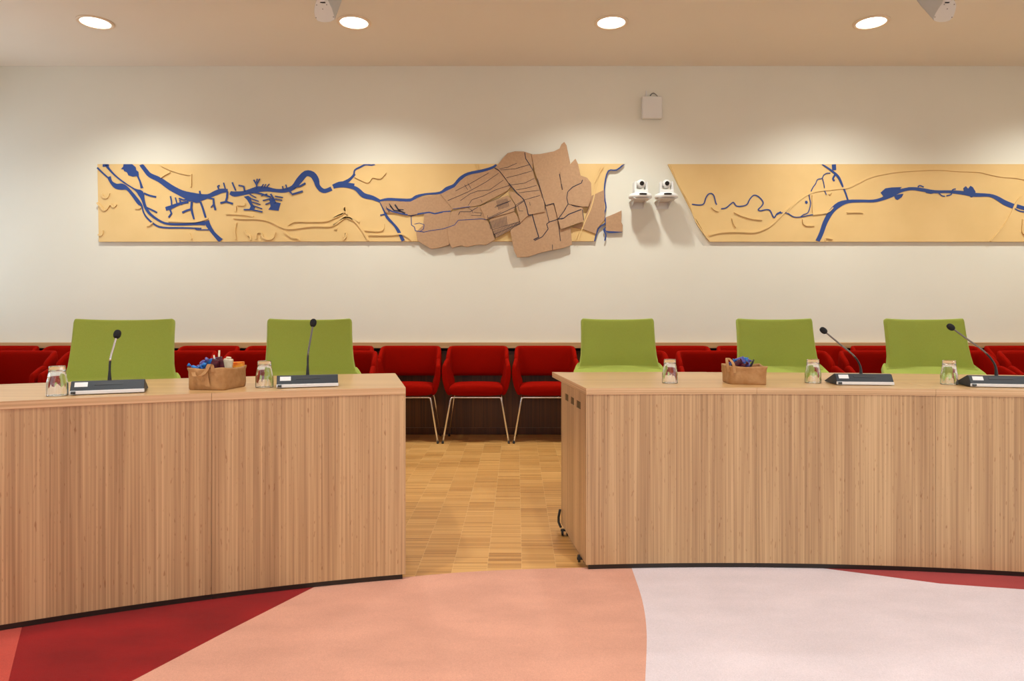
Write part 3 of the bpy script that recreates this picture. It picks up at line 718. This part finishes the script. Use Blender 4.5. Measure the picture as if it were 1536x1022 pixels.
# raised relief lines of the same board
def relief(parent, lines, cvt, w_=2.3, h=0.010, name='relief_line', m_='cream'):
    for ln in lines:
        r = MB(); ribbon(r, ln, DB-h, DB+0.001, DB-h/2, cvt, w_); r.build(name, M[m_], parent)
relief(lm, [[(60,400),(80,425),(100,445),(120,430),(135,410),(155,425),(170,410)],[(85,350),(100,372),(120,368),(130,345)],
            [(430,185),(480,208),(540,228),(605,240)],[(480,222),(450,238),(425,255)],[(600,245),(600,310)],
            [(800,463),(860,465),(920,470),(960,480)],[(845,487),(900,492),(980,492),(1050,505),(1110,535),(1160,550),(1220,545)],
            [(1160,528),(1200,508),(1290,508),(1380,505),(1430,485),(1478,462)],[(1220,545),(1300,535),(1400,535),(1440,520),(1480,490),(1500,485),(1530,500)],
            [(910,560),(925,585),(940,590),(945,615)],[(975,610),(980,575),(1005,572),(1015,600),(1050,612),(1075,600),(1085,570)],
            [(1140,570),(1180,600),(1215,605),(1225,618)],[(860,515),(852,560),(858,610)],[(590,575),(605,610)],[(280,430),(300,433),(312,425)],
            [(345,532),(360,530),(380,515)],[(65,585),(88,585),(90,560)],[(857,420),(857,450)],[(868,412),(905,414),(908,402)],[(470,505),(540,508),(625,510),(700,490)],
            [(1483,425),(1490,450),(1500,466)],[(1490,572),(1480,600)]], c1)
relief(lm, [[(0,430),(30,418),(55,405),(60,380)],[(75,400),(80,425),(110,440),(135,455)],[(0,470),(30,445),(70,430),(110,450),(150,500),(180,550)],[(160,495),(230,500),(255,490),(258,465)],
            [(110,222),(150,240),(180,250),(200,225),(240,230),(268,200)],[(180,520),(300,520),(345,515),(380,530),(405,552)],[(5,490),(20,488)],[(50,545),(65,530),(62,510)],
            [(735,158),(740,185)],[(560,155),(562,158)]][:9], c2)
# blue water
def water(parent, name, strokes, cvt, lift, m_='blue', sm=3, each=False):
    r = MB()
    for i, (w_, pts) in enumerate(strokes):
        if each and i: r.build(name, M[m_], parent); r = MB()
        k_ = DB-lift-0.00012*i; ribbon(r, [(p[0], p[1], (p[2] if len(p) > 2 else w_)) for p in pts], k_, DB-lift+0.0025, DB-lift, cvt, w_, sm, clamp=True)
    r.build(name, M[m_], parent)
def wpoly(parent, name, plist, cvt, lift, m_='blue'):
    for pts in plist:
        r = MB(); r.prism(poly(pts, cvt, DB-lift), DB-lift, DB-lift+0.0025); r.build(name, M[m_], parent)
K = 1/3.84
water(lm, 'main_river', [(5,[(312,178,22*K),(340,215,24*K),(365,242,26*K),(420,268,30*K),(480,310,34*K),(545,345,36*K),(610,368,52*K),(650,370,44*K),(700,362,24*K),(740,345,28*K),(775,332,26*K),(812,330,18*K)]),
    (5,[(826,342,20*K),(850,350,30*K),(900,345,24*K),(940,335,28*K),(990,322,34*K),(1040,322,26*K),(1090,330,20*K),(1140,330,24*K),(1190,312,28*K),(1225,270,36*K),(1262,232,34*K),(1300,238,36*K),(1322,270,34*K),(1330,300,26*K),(1350,325,26*K),(1375,332,24*K),(1410,318,24*K)]),
    (4,[(1420,308,26*K),(1455,290,22*K),(1495,282,16*K),(1520,262,14*K),(1545,235,12*K)]),
    (5,[(1455,292,20*K),(1500,298,28*K),(1540,305,30*K)])], c1, 0.0030)
K2 = 1/3.413
water(lm, 'river_branch', [(4,[(0,270,18*K2),(30,258,10*K2),(65,245,12*K2),(90,230,12*K2),(105,210,9*K2),(110,188,8*K2),(140,172,9*K2),(165,160,8*K2),(195,163,7*K2),(213,158,8*K2)]),
    (5,[(0,272,20*K2),(50,268,18*K2),(100,277,18*K2),(125,290,22*K2),(155,318,26*K2),(200,330,22*K2),(240,348,14*K2)]),
    (3,[(182,318,4*K2),(215,332,4*K2),(245,348,3*K2)]),
    (5,[(235,345,8*K2),(280,338,14*K2),(330,340,14*K2),(395,342,16*K2),(425,325,16*K2),(470,312,10*K2),(545,305,12*K2),(580,285,20*K2),(620,268,20*K2),(650,232,18*K2),(690,207,14*K2),(760,192,14*K2),(815,175,12*K2),(835,160,10*K2)]),
    (3,[(238,348,8*K2),(262,400,10*K2),(275,430,14*K2),(310,468,12*K2),(330,495,16*K2),(345,525,16*K2),(358,551,18*K2)]),
    (2,[(265,415,6*K2),(240,420,7*K2)])], c2, 0.0034)
wpoly(lm, 'harbour_lake', [[(212,178),(262,178),(282,195),(285,212),(298,222),(300,244),(265,250),(240,242),(232,225),(215,218),(212,208),(198,206),(210,192)],
    [(586,350),(655,358),(655,398),(630,402),(605,392),(578,392),(572,368)],[(1050,375),(1075,370),(1085,395),(1118,402),(1108,432),(1105,446),(1046,440),(1060,420)],
    [(930,360),(945,370),(950,400),(970,430),(955,445),(935,440),(945,420),(925,385),(905,365)]], c1, 0.0036)
water(lm, 'west_canals', [(9*K,[(60,198),(85,222),(110,245),(130,262)]),(5,[(128,250,22*K),(140,280,16*K),(170,305,30*K),(205,308,36*K),(235,320,18*K),(270,360,20*K),(300,400,22*K),(318,420,10*K),(325,450,8*K),(345,485,9*K),(390,525,10*K),(440,543,10*K),(550,545,9*K),(660,548,7*K)]),
    (8*K,[(92,178,30*K),(118,180,26*K),(120,195,14*K),(160,240,9*K),(210,280,8*K),(275,322,9*K),(310,345,34*K),(325,385,18*K),(340,430,16*K),(370,470,14*K),(430,510,12*K),(480,523,12*K),(560,524,13*K),(640,520,16*K),(680,518,26*K)]),
    (10*K,[(330,345),(360,358),(400,367)]),(9*K,[(345,428),(380,444),(405,457)]),
    (22*K,[(690,505,30*K),(700,530,26*K),(730,575,20*K),(765,612,26*K),(775,621,30*K)]),(6*K,[(625,550),(640,556),(705,556)]),
    (10*K,[(292,244),(308,280),(318,316,16*K)])], c1, 0.0040)
water(lm, 'harbour_basins', [(14*K,[(585,395),(545,402),(510,415,18*K),(480,428,22*K),(455,436,22*K)]),(8*K,[(490,425),(488,390),(482,362)]),(10*K,[(480,440),(488,462),(472,485)]),
    (7*K,[(520,405),(510,370)]),(9*K,[(530,375),(560,385),(580,380)]),(9*K,[(548,412),(535,385)]),(12*K,[(605,395),(602,430),(608,460),(618,495,9*K)]),(11*K,[(600,438),(575,445),(550,457)]),
    (11*K,[(655,395),(668,430),(685,486)]),(9*K,[(650,332),(655,355)]),(11*K,[(700,372),(730,378),(732,410),(742,442)]),(6*K,[(728,412),(715,428)]),(11*K,[(810,335),(808,370),(800,395),(770,402)]),(10*K,[(800,393),(842,406)]),
    (9*K,[(760,320),(755,305),(765,300)]),(7*K,[(788,285),(798,320)]),(8*K,[(838,283),(858,330)]),(9*K,[(875,300),(905,306),(910,335)]),(8*K,[(962,268),(980,300),(975,320)]),(6*K,[(982,262),(978,285)]),(6*K,[(997,262),(980,295)]),
    (5*K,[(1018,293),(1005,312)]),(5*K,[(1032,293),(1020,312)]),(5*K,[(1052,292),(1036,312)]),
    (9*K,[(940,335),(1010,350),(1060,368)]),(8*K,[(905,440),(950,440),(1012,453)]),(6*K,[(940,352),(975,370)]),(6*K,[(945,375),(990,392)]),(6*K,[(950,395),(1000,410)]),(6*K,[(955,415),(1010,435)]),
    (6*K,[(1040,350),(1005,360)]),(6*K,[(1055,378),(1015,388)]),(6*K,[(1055,400),(1030,410)]),(9*K,[(1060,350),(1078,380),(1085,400)]),
    (6*K,[(1085,362),(1130,370)]),(6*K,[(1085,378),(1125,386)]),(10*K,[(1170,335),(1185,352),(1245,334)]),(10*K,[(1190,310),(1230,305),(1260,288)]),(6*K,[(1132,322),(1128,305)]),(6*K,[(1155,320),(1147,296)])], c1, 0.0044, sm=1)
water(lm, 'east_river', [(7*K2,right_edge),(7*K2,[(1386,440),(1410,470),(1385,492),(1395,520),(1390,550)]),(8*K2,[(1385,490),(1410,506),(1478,503)])], c2, 0.0034)
# brown district pieces, each its own height
pieces = [([(238,350),(270,347),(330,350),(395,350),(425,335),(470,322),(548,314),(562,318),(610,390),(598,400),(540,412),(505,406),(470,408),(395,420),(330,410),(268,406)],0.012),
 ([(548,312),(580,295),(620,276),(652,240),(692,215),(760,200),(818,183),(832,178),(850,190),(885,232),(910,272),(890,295),(750,368),(690,380),(612,388)],0.018),
 ([(832,176),(838,165),(865,130),(892,102),(930,92),(975,93),(1022,108),(1020,150),(1022,192),(1032,232),(1060,292),(1078,336),(1084,405),(1000,352),(975,340),(935,305),(905,265),(878,225),(850,190)],0.024),
 ([(1014,108),(1060,106),(1130,92),(1158,78),(1168,56),(1182,44),(1194,62),(1213,152),(1200,182),(1190,240),(1168,300),(1145,340),(1130,358),(1088,370),(1060,290),(1030,190)],0.030),
 ([(1160,202),(1180,170),(1210,160),(1240,130),(1252,155),(1266,216),(1300,228),(1320,255),(1322,330),(1306,376),(1270,376),(1205,362),(1168,410),(1150,440),(1130,356),(1172,290)],0.036),
 ([(905,498),(960,455),(1000,420),(1082,402),(1088,370),(1130,360),(1150,440),(1163,490),(1215,482),(1222,570),(1175,588),(1122,598),(1060,612),(1000,632),(942,636),(925,600)],0.026),
 ([(1150,442),(1168,410),(1205,365),(1278,382),(1283,450),(1165,492)],0.042),
 ([(752,376),(800,352),(892,318),(905,330),(932,368),(925,400),(780,442)],0.030),
 ([(895,300),(925,300),(975,340),(1078,330),(1083,402),(1000,418),(958,458),(932,365)],0.034),
 ([(465,412),(505,408),(600,402),(606,470),(592,572),(545,586),(500,592),(465,572),(430,548),(424,505),(460,470)],0.014),
 ([(604,402),(690,382),(752,376),(785,442),(812,490),(828,545),(780,572),(740,570),(680,582),(655,574),(606,588),(590,555),(585,490)],0.020),
 ([(798,440),(925,400),(955,440),(956,462),(900,500),(835,536),(815,495)],0.024),
 ([(1322,320),(1386,290),(1390,440),(1350,490),(1345,516),(1282,492),(1218,480),(1283,455),(1306,378)],0.012),
 ([(1395,430),(1440,412),(1476,395),(1474,455),(1482,470),(1480,505),(1395,500)],0.004)]
for pts, h in pieces:
    r = MB(); r.prism(poly(pts, c2, DB-h), DB-h, min(DB-h+0.012, DB-0.0005) if h > 0.008 else DB+0.012); o = r.build('district_piece', M['brown'], lm, bevel=0.001)
    if h > 0.013:
        r = MB(); cx_ = sum(p[0] for p in pts)/len(pts); cy_ = sum(p[1] for p in pts)/len(pts)
        r.prism(poly([((x-cx_)*0.6+cx_, (y-cy_)*0.6+cy_) for x, y in pts], c2, DB-h+0.0121), DB-h+0.0121, DB-0.0002); r.build('spacer', M['brown'], o)
# dark canals on the district pieces: follow the top of the piece beneath
def inside(p, pts):
    c_ = False; n = len(pts)
    for i in range(n):
        a, b = pts[i], pts[(i+1)%n]
        if (a[1] > p[1]) != (b[1] > p[1]) and p[0] < (b[0]-a[0])*(p[1]-a[1])/(b[1]-a[1])+a[0]: c_ = not c_
    return c_
def hgt(p): return max([h for pts, h in pieces if inside(p, pts)]+[0.0])
def canal(name, strokes, m_='ink', each=False):
    r = MB()
    for i_, (w_, pts) in enumerate(strokes):
        if each and i_: r.build(name, M[m_], lm); r = MB()
        for a, b in zip(pts, pts[1:]):
            l = math.hypot(b[0]-a[0], b[1]-a[1]); n = max(1, int(l/10)); prev = None; run = [a]
            sub_ = [(a[0]+(b[0]-a[0])*i/n, a[1]+(b[1]-a[1])*i/n) for i in range(n+1)]
            for p, q in zip(sub_, sub_[1:]):
                h = max(hgt(((p[0]+q[0])/2, (p[1]+q[1])/2)), hgt(p), hgt(q))+0.0012
                ribbon(r, [p, q], DB-h, DB-h+0.0015, DB-h, c2, w_*K2, 1)
    r.build(name, M[m_], lm)
canal('canal', [(5,[(825,178),(850,192),(880,230),(905,265),(940,305),(975,340),(990,380),(998,418),(1015,420)]),(5,[(1018,415),(1030,460),(1052,532),(1025,545)]),
    (4,[(1030,550),(1070,530),(1100,490),(1092,465),(1105,455),(1150,440),(1180,400),(1202,362),(1195,330),(1200,300),(1225,275),(1270,255),(1276,238)]),
    (3,[(1045,232),(1065,300),(1085,370),(1105,455)]),(3,[(1085,370),(1130,358)]),(3,[(1202,362),(1240,375),(1300,378)]),(5,[(1150,440),(1180,435),(1205,415),(1270,390)]),(3,[(1275,390),(1282,445)]),
    (3,[(1128,358),(1150,440),(1163,552)]),(3,[(1157,208),(1174,290)]),(4,[(980,98),(985,130),(1005,160),(1022,190)]),(3,[(1122,570),(1122,598)])], each=True)
canal('field_ditch', [(2,[(585,345),(690,300),(780,250),(845,205)]),(2,[(625,295),(700,258),(795,203)]),(2,[(672,262),(688,290)]),(2,[(688,255),(704,282)]),
    (2,[(650,345),(700,310),(740,295),(800,290),(870,240)]),(2,[(690,370),(710,340),(770,320),(830,290),(905,265)]),(2,[(850,182),(890,175),(940,153)]),(2,[(855,188),(930,182),(1005,160)]),
    (2,[(885,228),(940,215),(1020,192)]),(2,[(905,265),(980,255),(1030,230)]),(2,[(935,290),(985,282),(1040,267)]),(2,[(950,305),(1000,298),(1055,292)]),(2,[(930,370),(975,342),(1058,318)]),(2,[(750,372),(850,330),(895,295)]),
    (3,[(785,442),(860,410),(940,372),(978,345)]),(2,[(755,340),(762,355)]),(2,[(715,410),(710,395),(690,382)]),(3,[(640,418),(648,402),(700,402),(740,378)]),(2,[(705,420),(755,422),(758,408),(720,405)]),
    (2,[(945,372),(952,398),(972,398)]),(2,[(1005,352),(1008,370)]),(2,[(790,420),(790,435),(860,402)])])
gr = []
for i in range(9): x = 836+i*6.5; gr.append((2,[(x, 345-i*1.5),(x+11, 392-i*2)]))
gr += [(2,[(832,372),(910,345)]),(2,[(825,380),(900,350)])]
for i in range(13): x = 800+i*7; gr.append((2.4,[(x, 452-i*2.2),(x+5, 490-i*1.5)]))
for i in range(20): x = 818+i*7; gr.append((2.4,[(x, 500-i*2.6),(x+6, 532-i*3.6)]))
gr += [(2.2,[(812,495),(955,452)]),(2.2,[(818,520),(955,462)]),(2,[(828,536),(956,464)])]
canal('ditch_grid', gr)
canal('south_river', [(7,[(600,400),(560,403),(520,412),(490,405),(440,412),(400,422),(350,412),(300,400),(272,385)]),(3,[(612,388),(680,378),(700,375)]),(4,[(398,422),(400,470),(415,480),(420,500),(460,505)]),(3,[(415,465),(440,460),(465,468),(462,490),(445,502)]),
    (3,[(460,507),(500,498),(560,490),(620,470),(640,445),(700,442),(760,438),(782,442)])], 'blue')
canal('harbour_basin', [(7,[(290,370),(310,395),(345,400)]),(8,[(315,365),(335,395),(368,410)]),(5,[(330,390),(360,392)]),(4,[(285,360),(300,380)]),(3,[(270,375),(285,405),(290,390)])])
for ln in [[(1382,168),(1355,220),(1340,300),(1320,380),(1285,460),(1255,548)]]:
    r = MB(); ribbon(r, ln, DB-0.0135, DB-0.009, DB-0.0135, c2, 1.6); r.build('road_strip', M['cream'], lm)
for ln in [[(1368,168),(1340,250)],[(1240,550),(1258,500)]]: relief(lm, [ln], c2, 1.2)

rm = thing('wall_map', 'cream relief map with one thick blue river, right of the two wall cameras', 'wall map', (0,0,0))
mb = MB(); mb.prism(poly([(1002,246.2),(1640,246.2),(1640,362.8),(1064,362.8),(1040,322),(1021,285)], idt, DB), DB, WALL-0.001); mb.build('board', M['cream'], rm, bevel=0.001)
K4 = 1/4.315; K3 = 1/3.932
water(rm, 'main_river', [(30*K4,[(200,613,28*K4),(225,560,28*K4),(250,490,30*K4),(290,420,32*K4),(340,375,34*K4),(400,355,22*K4),(480,352,18*K4),(560,352,18*K4),(620,338,22*K4),(680,310,34*K4),(740,285,22*K4),(810,272,20*K4),(880,280,22*K4),(960,292,20*K4),(1050,292,18*K4),(1130,298,24*K4),(1220,312,26*K4),(1310,315,20*K4),(1360,332,26*K4),(1410,362,32*K4),(1460,383,32*K4),(1476,388,30*K4)]),
    (24*K4,[(1490,385),(1540,400),(1600,420)]),(8*K4,[(1478,402),(1510,418),(1560,425)])], c4, 0.0030)
wpoly(rm, 'lake', [[(608,298),(640,270),(680,264),(745,262),(735,275),(700,292),(690,315),(650,340),(622,338),(625,320)],[(695,318),(720,310),(757,305),(745,328),(718,346),(705,340)],
    [(1145,268),(1160,256),(1175,272),(1190,254),(1205,262),(1222,290),(1222,320),(1195,330),(1170,305),(1148,290)],[(782,264),(800,262),(840,268),(820,282),(785,280)],[(888,285),(960,300),(935,306),(905,300)],
    [(120,352),(132,350),(138,362),(130,372),(120,365)]], c4, 0.0036)
water(rm, 'side_stream', [(8*K4,[(850,262),(862,252),(888,262)]),(7*K4,[(985,300),(1005,318),(1025,322)]),(8*K4,[(1035,318),(1065,310),(1075,280),(1095,274)]),
    (12*K4,[(230,114,8*K4),(290,155,12*K4),(330,190,16*K4),(350,225,14*K4),(365,262,10*K4)]),(10*K4,[(370,270),(385,310),(397,348)]),(26*K4,[(306,115),(308,152)]),(12*K4,[(315,180),(300,208),(310,222)]),
    (6*K4,[(283,172),(262,172),(240,185),(230,205),(200,213),(188,240),(170,265),(158,290)]),(5*K4,[(232,205),(240,235),(245,268)]),(5*K4,[(246,285),(258,312)]),
    (6*K4,[(145,308),(150,340),(155,370),(140,425),(110,440),(90,455)]),(6*K4,[(0,430),(20,440),(50,456),(95,455),(160,442),(255,432)])], c4, 0.0040, each=True)
water(rm, 'winding_brook', [(7*K3,[(425,733),(470,738),(495,730),(505,700),(520,675),(540,670),(555,685),(565,725),(572,735)]),(7*K3,[(597,760),(625,755),(650,735),(670,722),(690,745),(745,738),(765,705),(790,680),(820,690),(845,722),(835,745),(815,765),(830,772),(860,765),(885,770),(900,800),(910,812),(925,790)]),
    (9*K3,[(925,792),(950,778)]),(6*K3,[(930,785),(955,785),(985,785),(1010,800)])], c3, 0.0040)
relief(rm, [[(0,428),(60,365),(120,320),(180,292),(260,280),(340,272),(400,265),(470,232),(540,198),(620,178),(720,162),(860,152),(990,148),(1120,158),(1240,162),(1320,180),(1400,195),(1480,200),(1600,225)]], c4, 2.0, 0.006)
relief(rm, [[(105,470),(108,495),(130,512),(180,510)],[(390,428),(440,425),(495,428)],[(167,315),(168,425)],[(170,440),(260,428),(300,395)],[(275,310),(292,295)],[(250,610),(255,592),(300,600)],[(1320,613),(1400,520),(1450,440),(1480,370),(1530,310)],[(1530,470),(1525,550),(1545,572)]], c4, 1.5)
relief(rm, [[(525,915),(600,898),(700,895),(790,898),(850,880),(900,850),(960,790),(1010,740)]], c3, 2.2)
relief(rm, [[(540,750),(560,768),(582,775)],[(675,780),(715,800),(775,818),(838,825)],[(662,815),(672,850),(686,870)],[(300,500),(350,620),(410,730),(450,840),(525,945)]], c3, 1.5)

# ------------------------------------------------------------------ wall cameras on brackets
def ptz(px, label, bl, yaw):
    d = 5.87; s_ = F/d; x = (px-PX)/s_; z = EYE-(297.5-PY)/s_
    br = thing('wall_bracket', bl, 'bracket', (x, WALL, z-0.004), 0, 'camera wall brackets')
    m_ = MB(); m_.box((-0.075,-0.22,-0.003),(0.075,-0.001,0)); 
    m_.build('shelf_plate', M['whitep'], br, bevel=0.001)
    for sx in (-0.05, 0.05):
        m_ = MB(); vs = [(sx-0.0015,-0.001,-0.003),(sx-0.0015,-0.001,-0.055),(sx-0.0015,-0.15,-0.003),(sx+0.0015,-0.001,-0.003),(sx+0.0015,-0.001,-0.055),(sx+0.0015,-0.15,-0.003)]
        m_.add(vs, [(0,1,2),(5,4,3),(0,3,4,1),(1,4,5,2),(2,5,3,0)]); m_.build('gusset', M['whitep'], br)
    m_ = MB(); m_.box((-0.06,-0.004,-0.06),(0.06,-0.001,-0.003)); m_.build('back_plate', M['whitep'], br)
    t = thing('surveillance_camera', label, 'camera', (x, d+0.03, z), yaw, 'white wall cameras')
    m_ = MB(); n = 36; prof = [(0.86,0.0),(0.95,0.004),(1.0,0.012),(1.0,0.022),(0.93,0.036),(0.72,0.046)]; vs = []
    for r, zz in prof:
        for k_ in range(n): a = 2*PI*k_/n; vs.append((0.101*r*math.copysign(abs(math.cos(a))**0.8, math.cos(a)), 0.085*r*math.sin(a), zz))
    fs = [(i*n+k_, i*n+(k_+1)%n, (i+1)*n+(k_+1)%n, (i+1)*n+k_) for i in range(len(prof)-1) for k_ in range(n)]+[tuple(reversed(range(n))), tuple(range(5*n, 6*n))]
    m_.add(vs, fs); m_.build('base', M['whitep'], t, smooth=True)
    m_ = MB(); pts = [(0.0335*math.copysign(abs(math.cos(2*PI*k_/20))**0.6, math.cos(2*PI*k_/20)), 0.028+0.0075*math.copysign(abs(math.sin(2*PI*k_/20))**0.7, math.sin(2*PI*k_/20))) for k_ in range(20)]
    m_.prism(pts, -0.0875, -0.070); m_.build('sensor_window', M['lens'], t)
    m_ = MB()
    for sx in (-1, 1):
        m_.prism([(sx*0.038,0.044),(sx*0.060,0.044),(sx*0.060,0.12),(sx*0.056,0.142),(sx*0.048,0.150),(sx*0.040,0.142),(sx*0.038,0.12)], -0.030, 0.035)
    m_.box((-0.06,-0.035,0.042),(0.06,0.04,0.075)); m_.build('yoke', M['whitep'], t, bevel=0.006)
    m_ = MB(); m_.tube([(0,0.045,0.125),(0,0.035,0.125),(0,0.01,0.125),(0,-0.02,0.125),(0,-0.038,0.125),(0,-0.046,0.125)], [0.020,0.036,0.0385,0.0385,0.034,0.026], 28); hd = m_.build('camera_head', M['whitep'], t, smooth=True)
    m_ = MB(); m_.tube([(0,-0.040,0.125),(0,-0.052,0.125)], [0.0205,0.0185], 24); m_.build('lens', M['lens'], hd, smooth=False)
    return t
ptz(961.5, 'white pan-tilt camera, left of the pair on the wall', 'white shelf bracket under the left wall camera', 0.10)
ptz(1000.5, 'white pan-tilt camera, right of the pair beside the right map', 'white shelf bracket under the right wall camera', -0.05)

# white box with cable
x0, z1 = WX(963.3,144.2,6.0); x1, z0 = WX(993.7,177.5,6.0)
t = thing('access_point', 'square white box high on the wall above the cameras', 'electrical box', (0,0,0))
mb = MB(); mb.box((x0, WALL-0.055, z0), (x1, WALL-0.001, z1)); mb.build('housing', M['whitep'], t, bevel=0.012, seg=4, smooth=False)
mb = MB(); xa, za = WX(969.5,136,6.04); mb.box((xa-0.004, WALL-0.012, z1-0.03), (xa+0.006, WALL-0.0005, za)); mb.build('conduit', M['whitep'], t)
mb = MB(); pts = [WX(977,141,6.03),WX(980,139.2,6.03),WX(983,140.5,6.03),WX(987,144.5,6.03)]
pp = smooth_line([(p[0], WALL-0.012, p[1]) for p in pts], 4); mb.tube([(pts[0][0]-0.005, WALL-0.001, pts[0][1]-0.01)]+pp+[(pts[-1][0]+0.003, WALL-0.02, z1-0.01)], 0.0035, 8); mb.build('cable', M['gun'], t, smooth=True)

# ------------------------------------------------------------------ loudspeakers hanging from the ceiling
def speaker(cap, px, py, ext, label, lipdir):
    d = 4.2; c = P(px, py, d); s_ = F/d
    t = thing('ceiling_speaker', label, 'loudspeaker', (c.x, c.y, c.z), 0, 'hanging loudspeakers')
    e = Vector(ext)
    nrm_ = -c.copy(); nrm_.z = EYE-c.z; nrm_ = Vector((-c.x*0.3, -1, -0.55)).normalized()
    def pt(x, y):       # cap plane: tilted towards the room
        e0 = Vector((0, 0, EYE)); dr = Vector(((x-PX)/F, 1, -(y-PY)/F)); return e0+dr*(nrm_.dot(c-e0)/nrm_.dot(dr))-c
    q = [pt(*p) for p in cap]; n = len(q)
    vs = [tuple(p) for p in q]+[tuple(p*1.02+e*0.5) for p in q]+[tuple(p*0.9+e) for p in q]
    fs = [tuple(range(n))]+[(j*n+i, j*n+(i+1)%n, (j+1)*n+(i+1)%n, (j+1)*n+i) for j in range(2) for i in range(n)]+[tuple(range(2*n, 3*n))]
    m_ = MB(); m_.add(vs, fs); m_.build('cabinet', M['greyp'], t, bevel=0.004)
    cc = sum(q, Vector())/n
    m_ = MB(); ins = [cc+(p-cc)*0.97 for p in q]; vs = [tuple(p+nrm_*0.003) for p in ins]+[tuple(p-nrm_*0.002) for p in ins]
    m_.add(vs, [tuple(range(n)), tuple(reversed(range(n,2*n)))]+[(i,(i+1)%n,(i+1)%n+n,i+n) for i in range(n)]); cp = m_.build('end_cap', M['whitep'], t, bevel=0.001)
    for i in lipdir:
        a = pt(*i)+nrm_*0.003; m_ = MB(); m_.tube([a, a+nrm_*0.002], 0.0032, 10); m_.build('screw', M['gun'], cp)
    # mounting arm to the ceiling
    top = pt(px+ (5 if False else 0), 2)
    mx = sum(p[0] for p in cap if p[1] < 6)/max(1, len([1 for p in cap if p[1] < 6])); a = pt(mx, -3)+nrm_*0.012
    m_ = MB(); m_.tube([a-nrm_*0.03, a+nrm_*0.004], 0.020, 20); m_.tube([a, Vector((a.x, a.y-0.01, CEIL-c.z-0.02))], 0.014, 14)
    m_.lathe([(0.05,0.0),(0.05,0.02)], (a.x, a.y-0.01, CEIL-c.z-0.0205), 28); m_.build('mounting_arm', M['silver'], t, smooth=False)
    b = pt(mx, 3.8)+nrm_*0.003; m_ = MB(); m_.box((b.x-0.020, b.y-0.004, b.z-0.003), (b.x+0.020, b.y+0.004, b.z+0.003)); m_.build('pivot_slot', M['black'], t, bevel=0.002)
speaker([(477,-6),(473.5,3),(471.3,12),(471,20),(472.5,27),(476,31.5),(482,33.5),(488,34),(496,33),(502.5,29.5),(501,22),(498,12),(493,2),(489,-6)], 486, 16, (0.05,0.10,0.26), 'pale loudspeaker hanging from the ceiling, left one', [(475,7.4),(490,7),(484,13.5),(474,26.5),(500,25.3)])
speaker([(1416,-4),(1413,5),(1408,12),(1403,20),(1400,27),(1400.3,31),(1404,32.7),(1411,33.6),(1419,33),(1425,31),(1430,26),(1433,18),(1435,8),(1433,2),(1428,-4)], 1418, 16, (-0.09,0.12,0.24), 'pale loudspeaker hanging from the ceiling, right one', [(1416.5,6.5),(1431.5,6.5),(1421,13.3),(1402.5,25.5),(1428,25.8)])
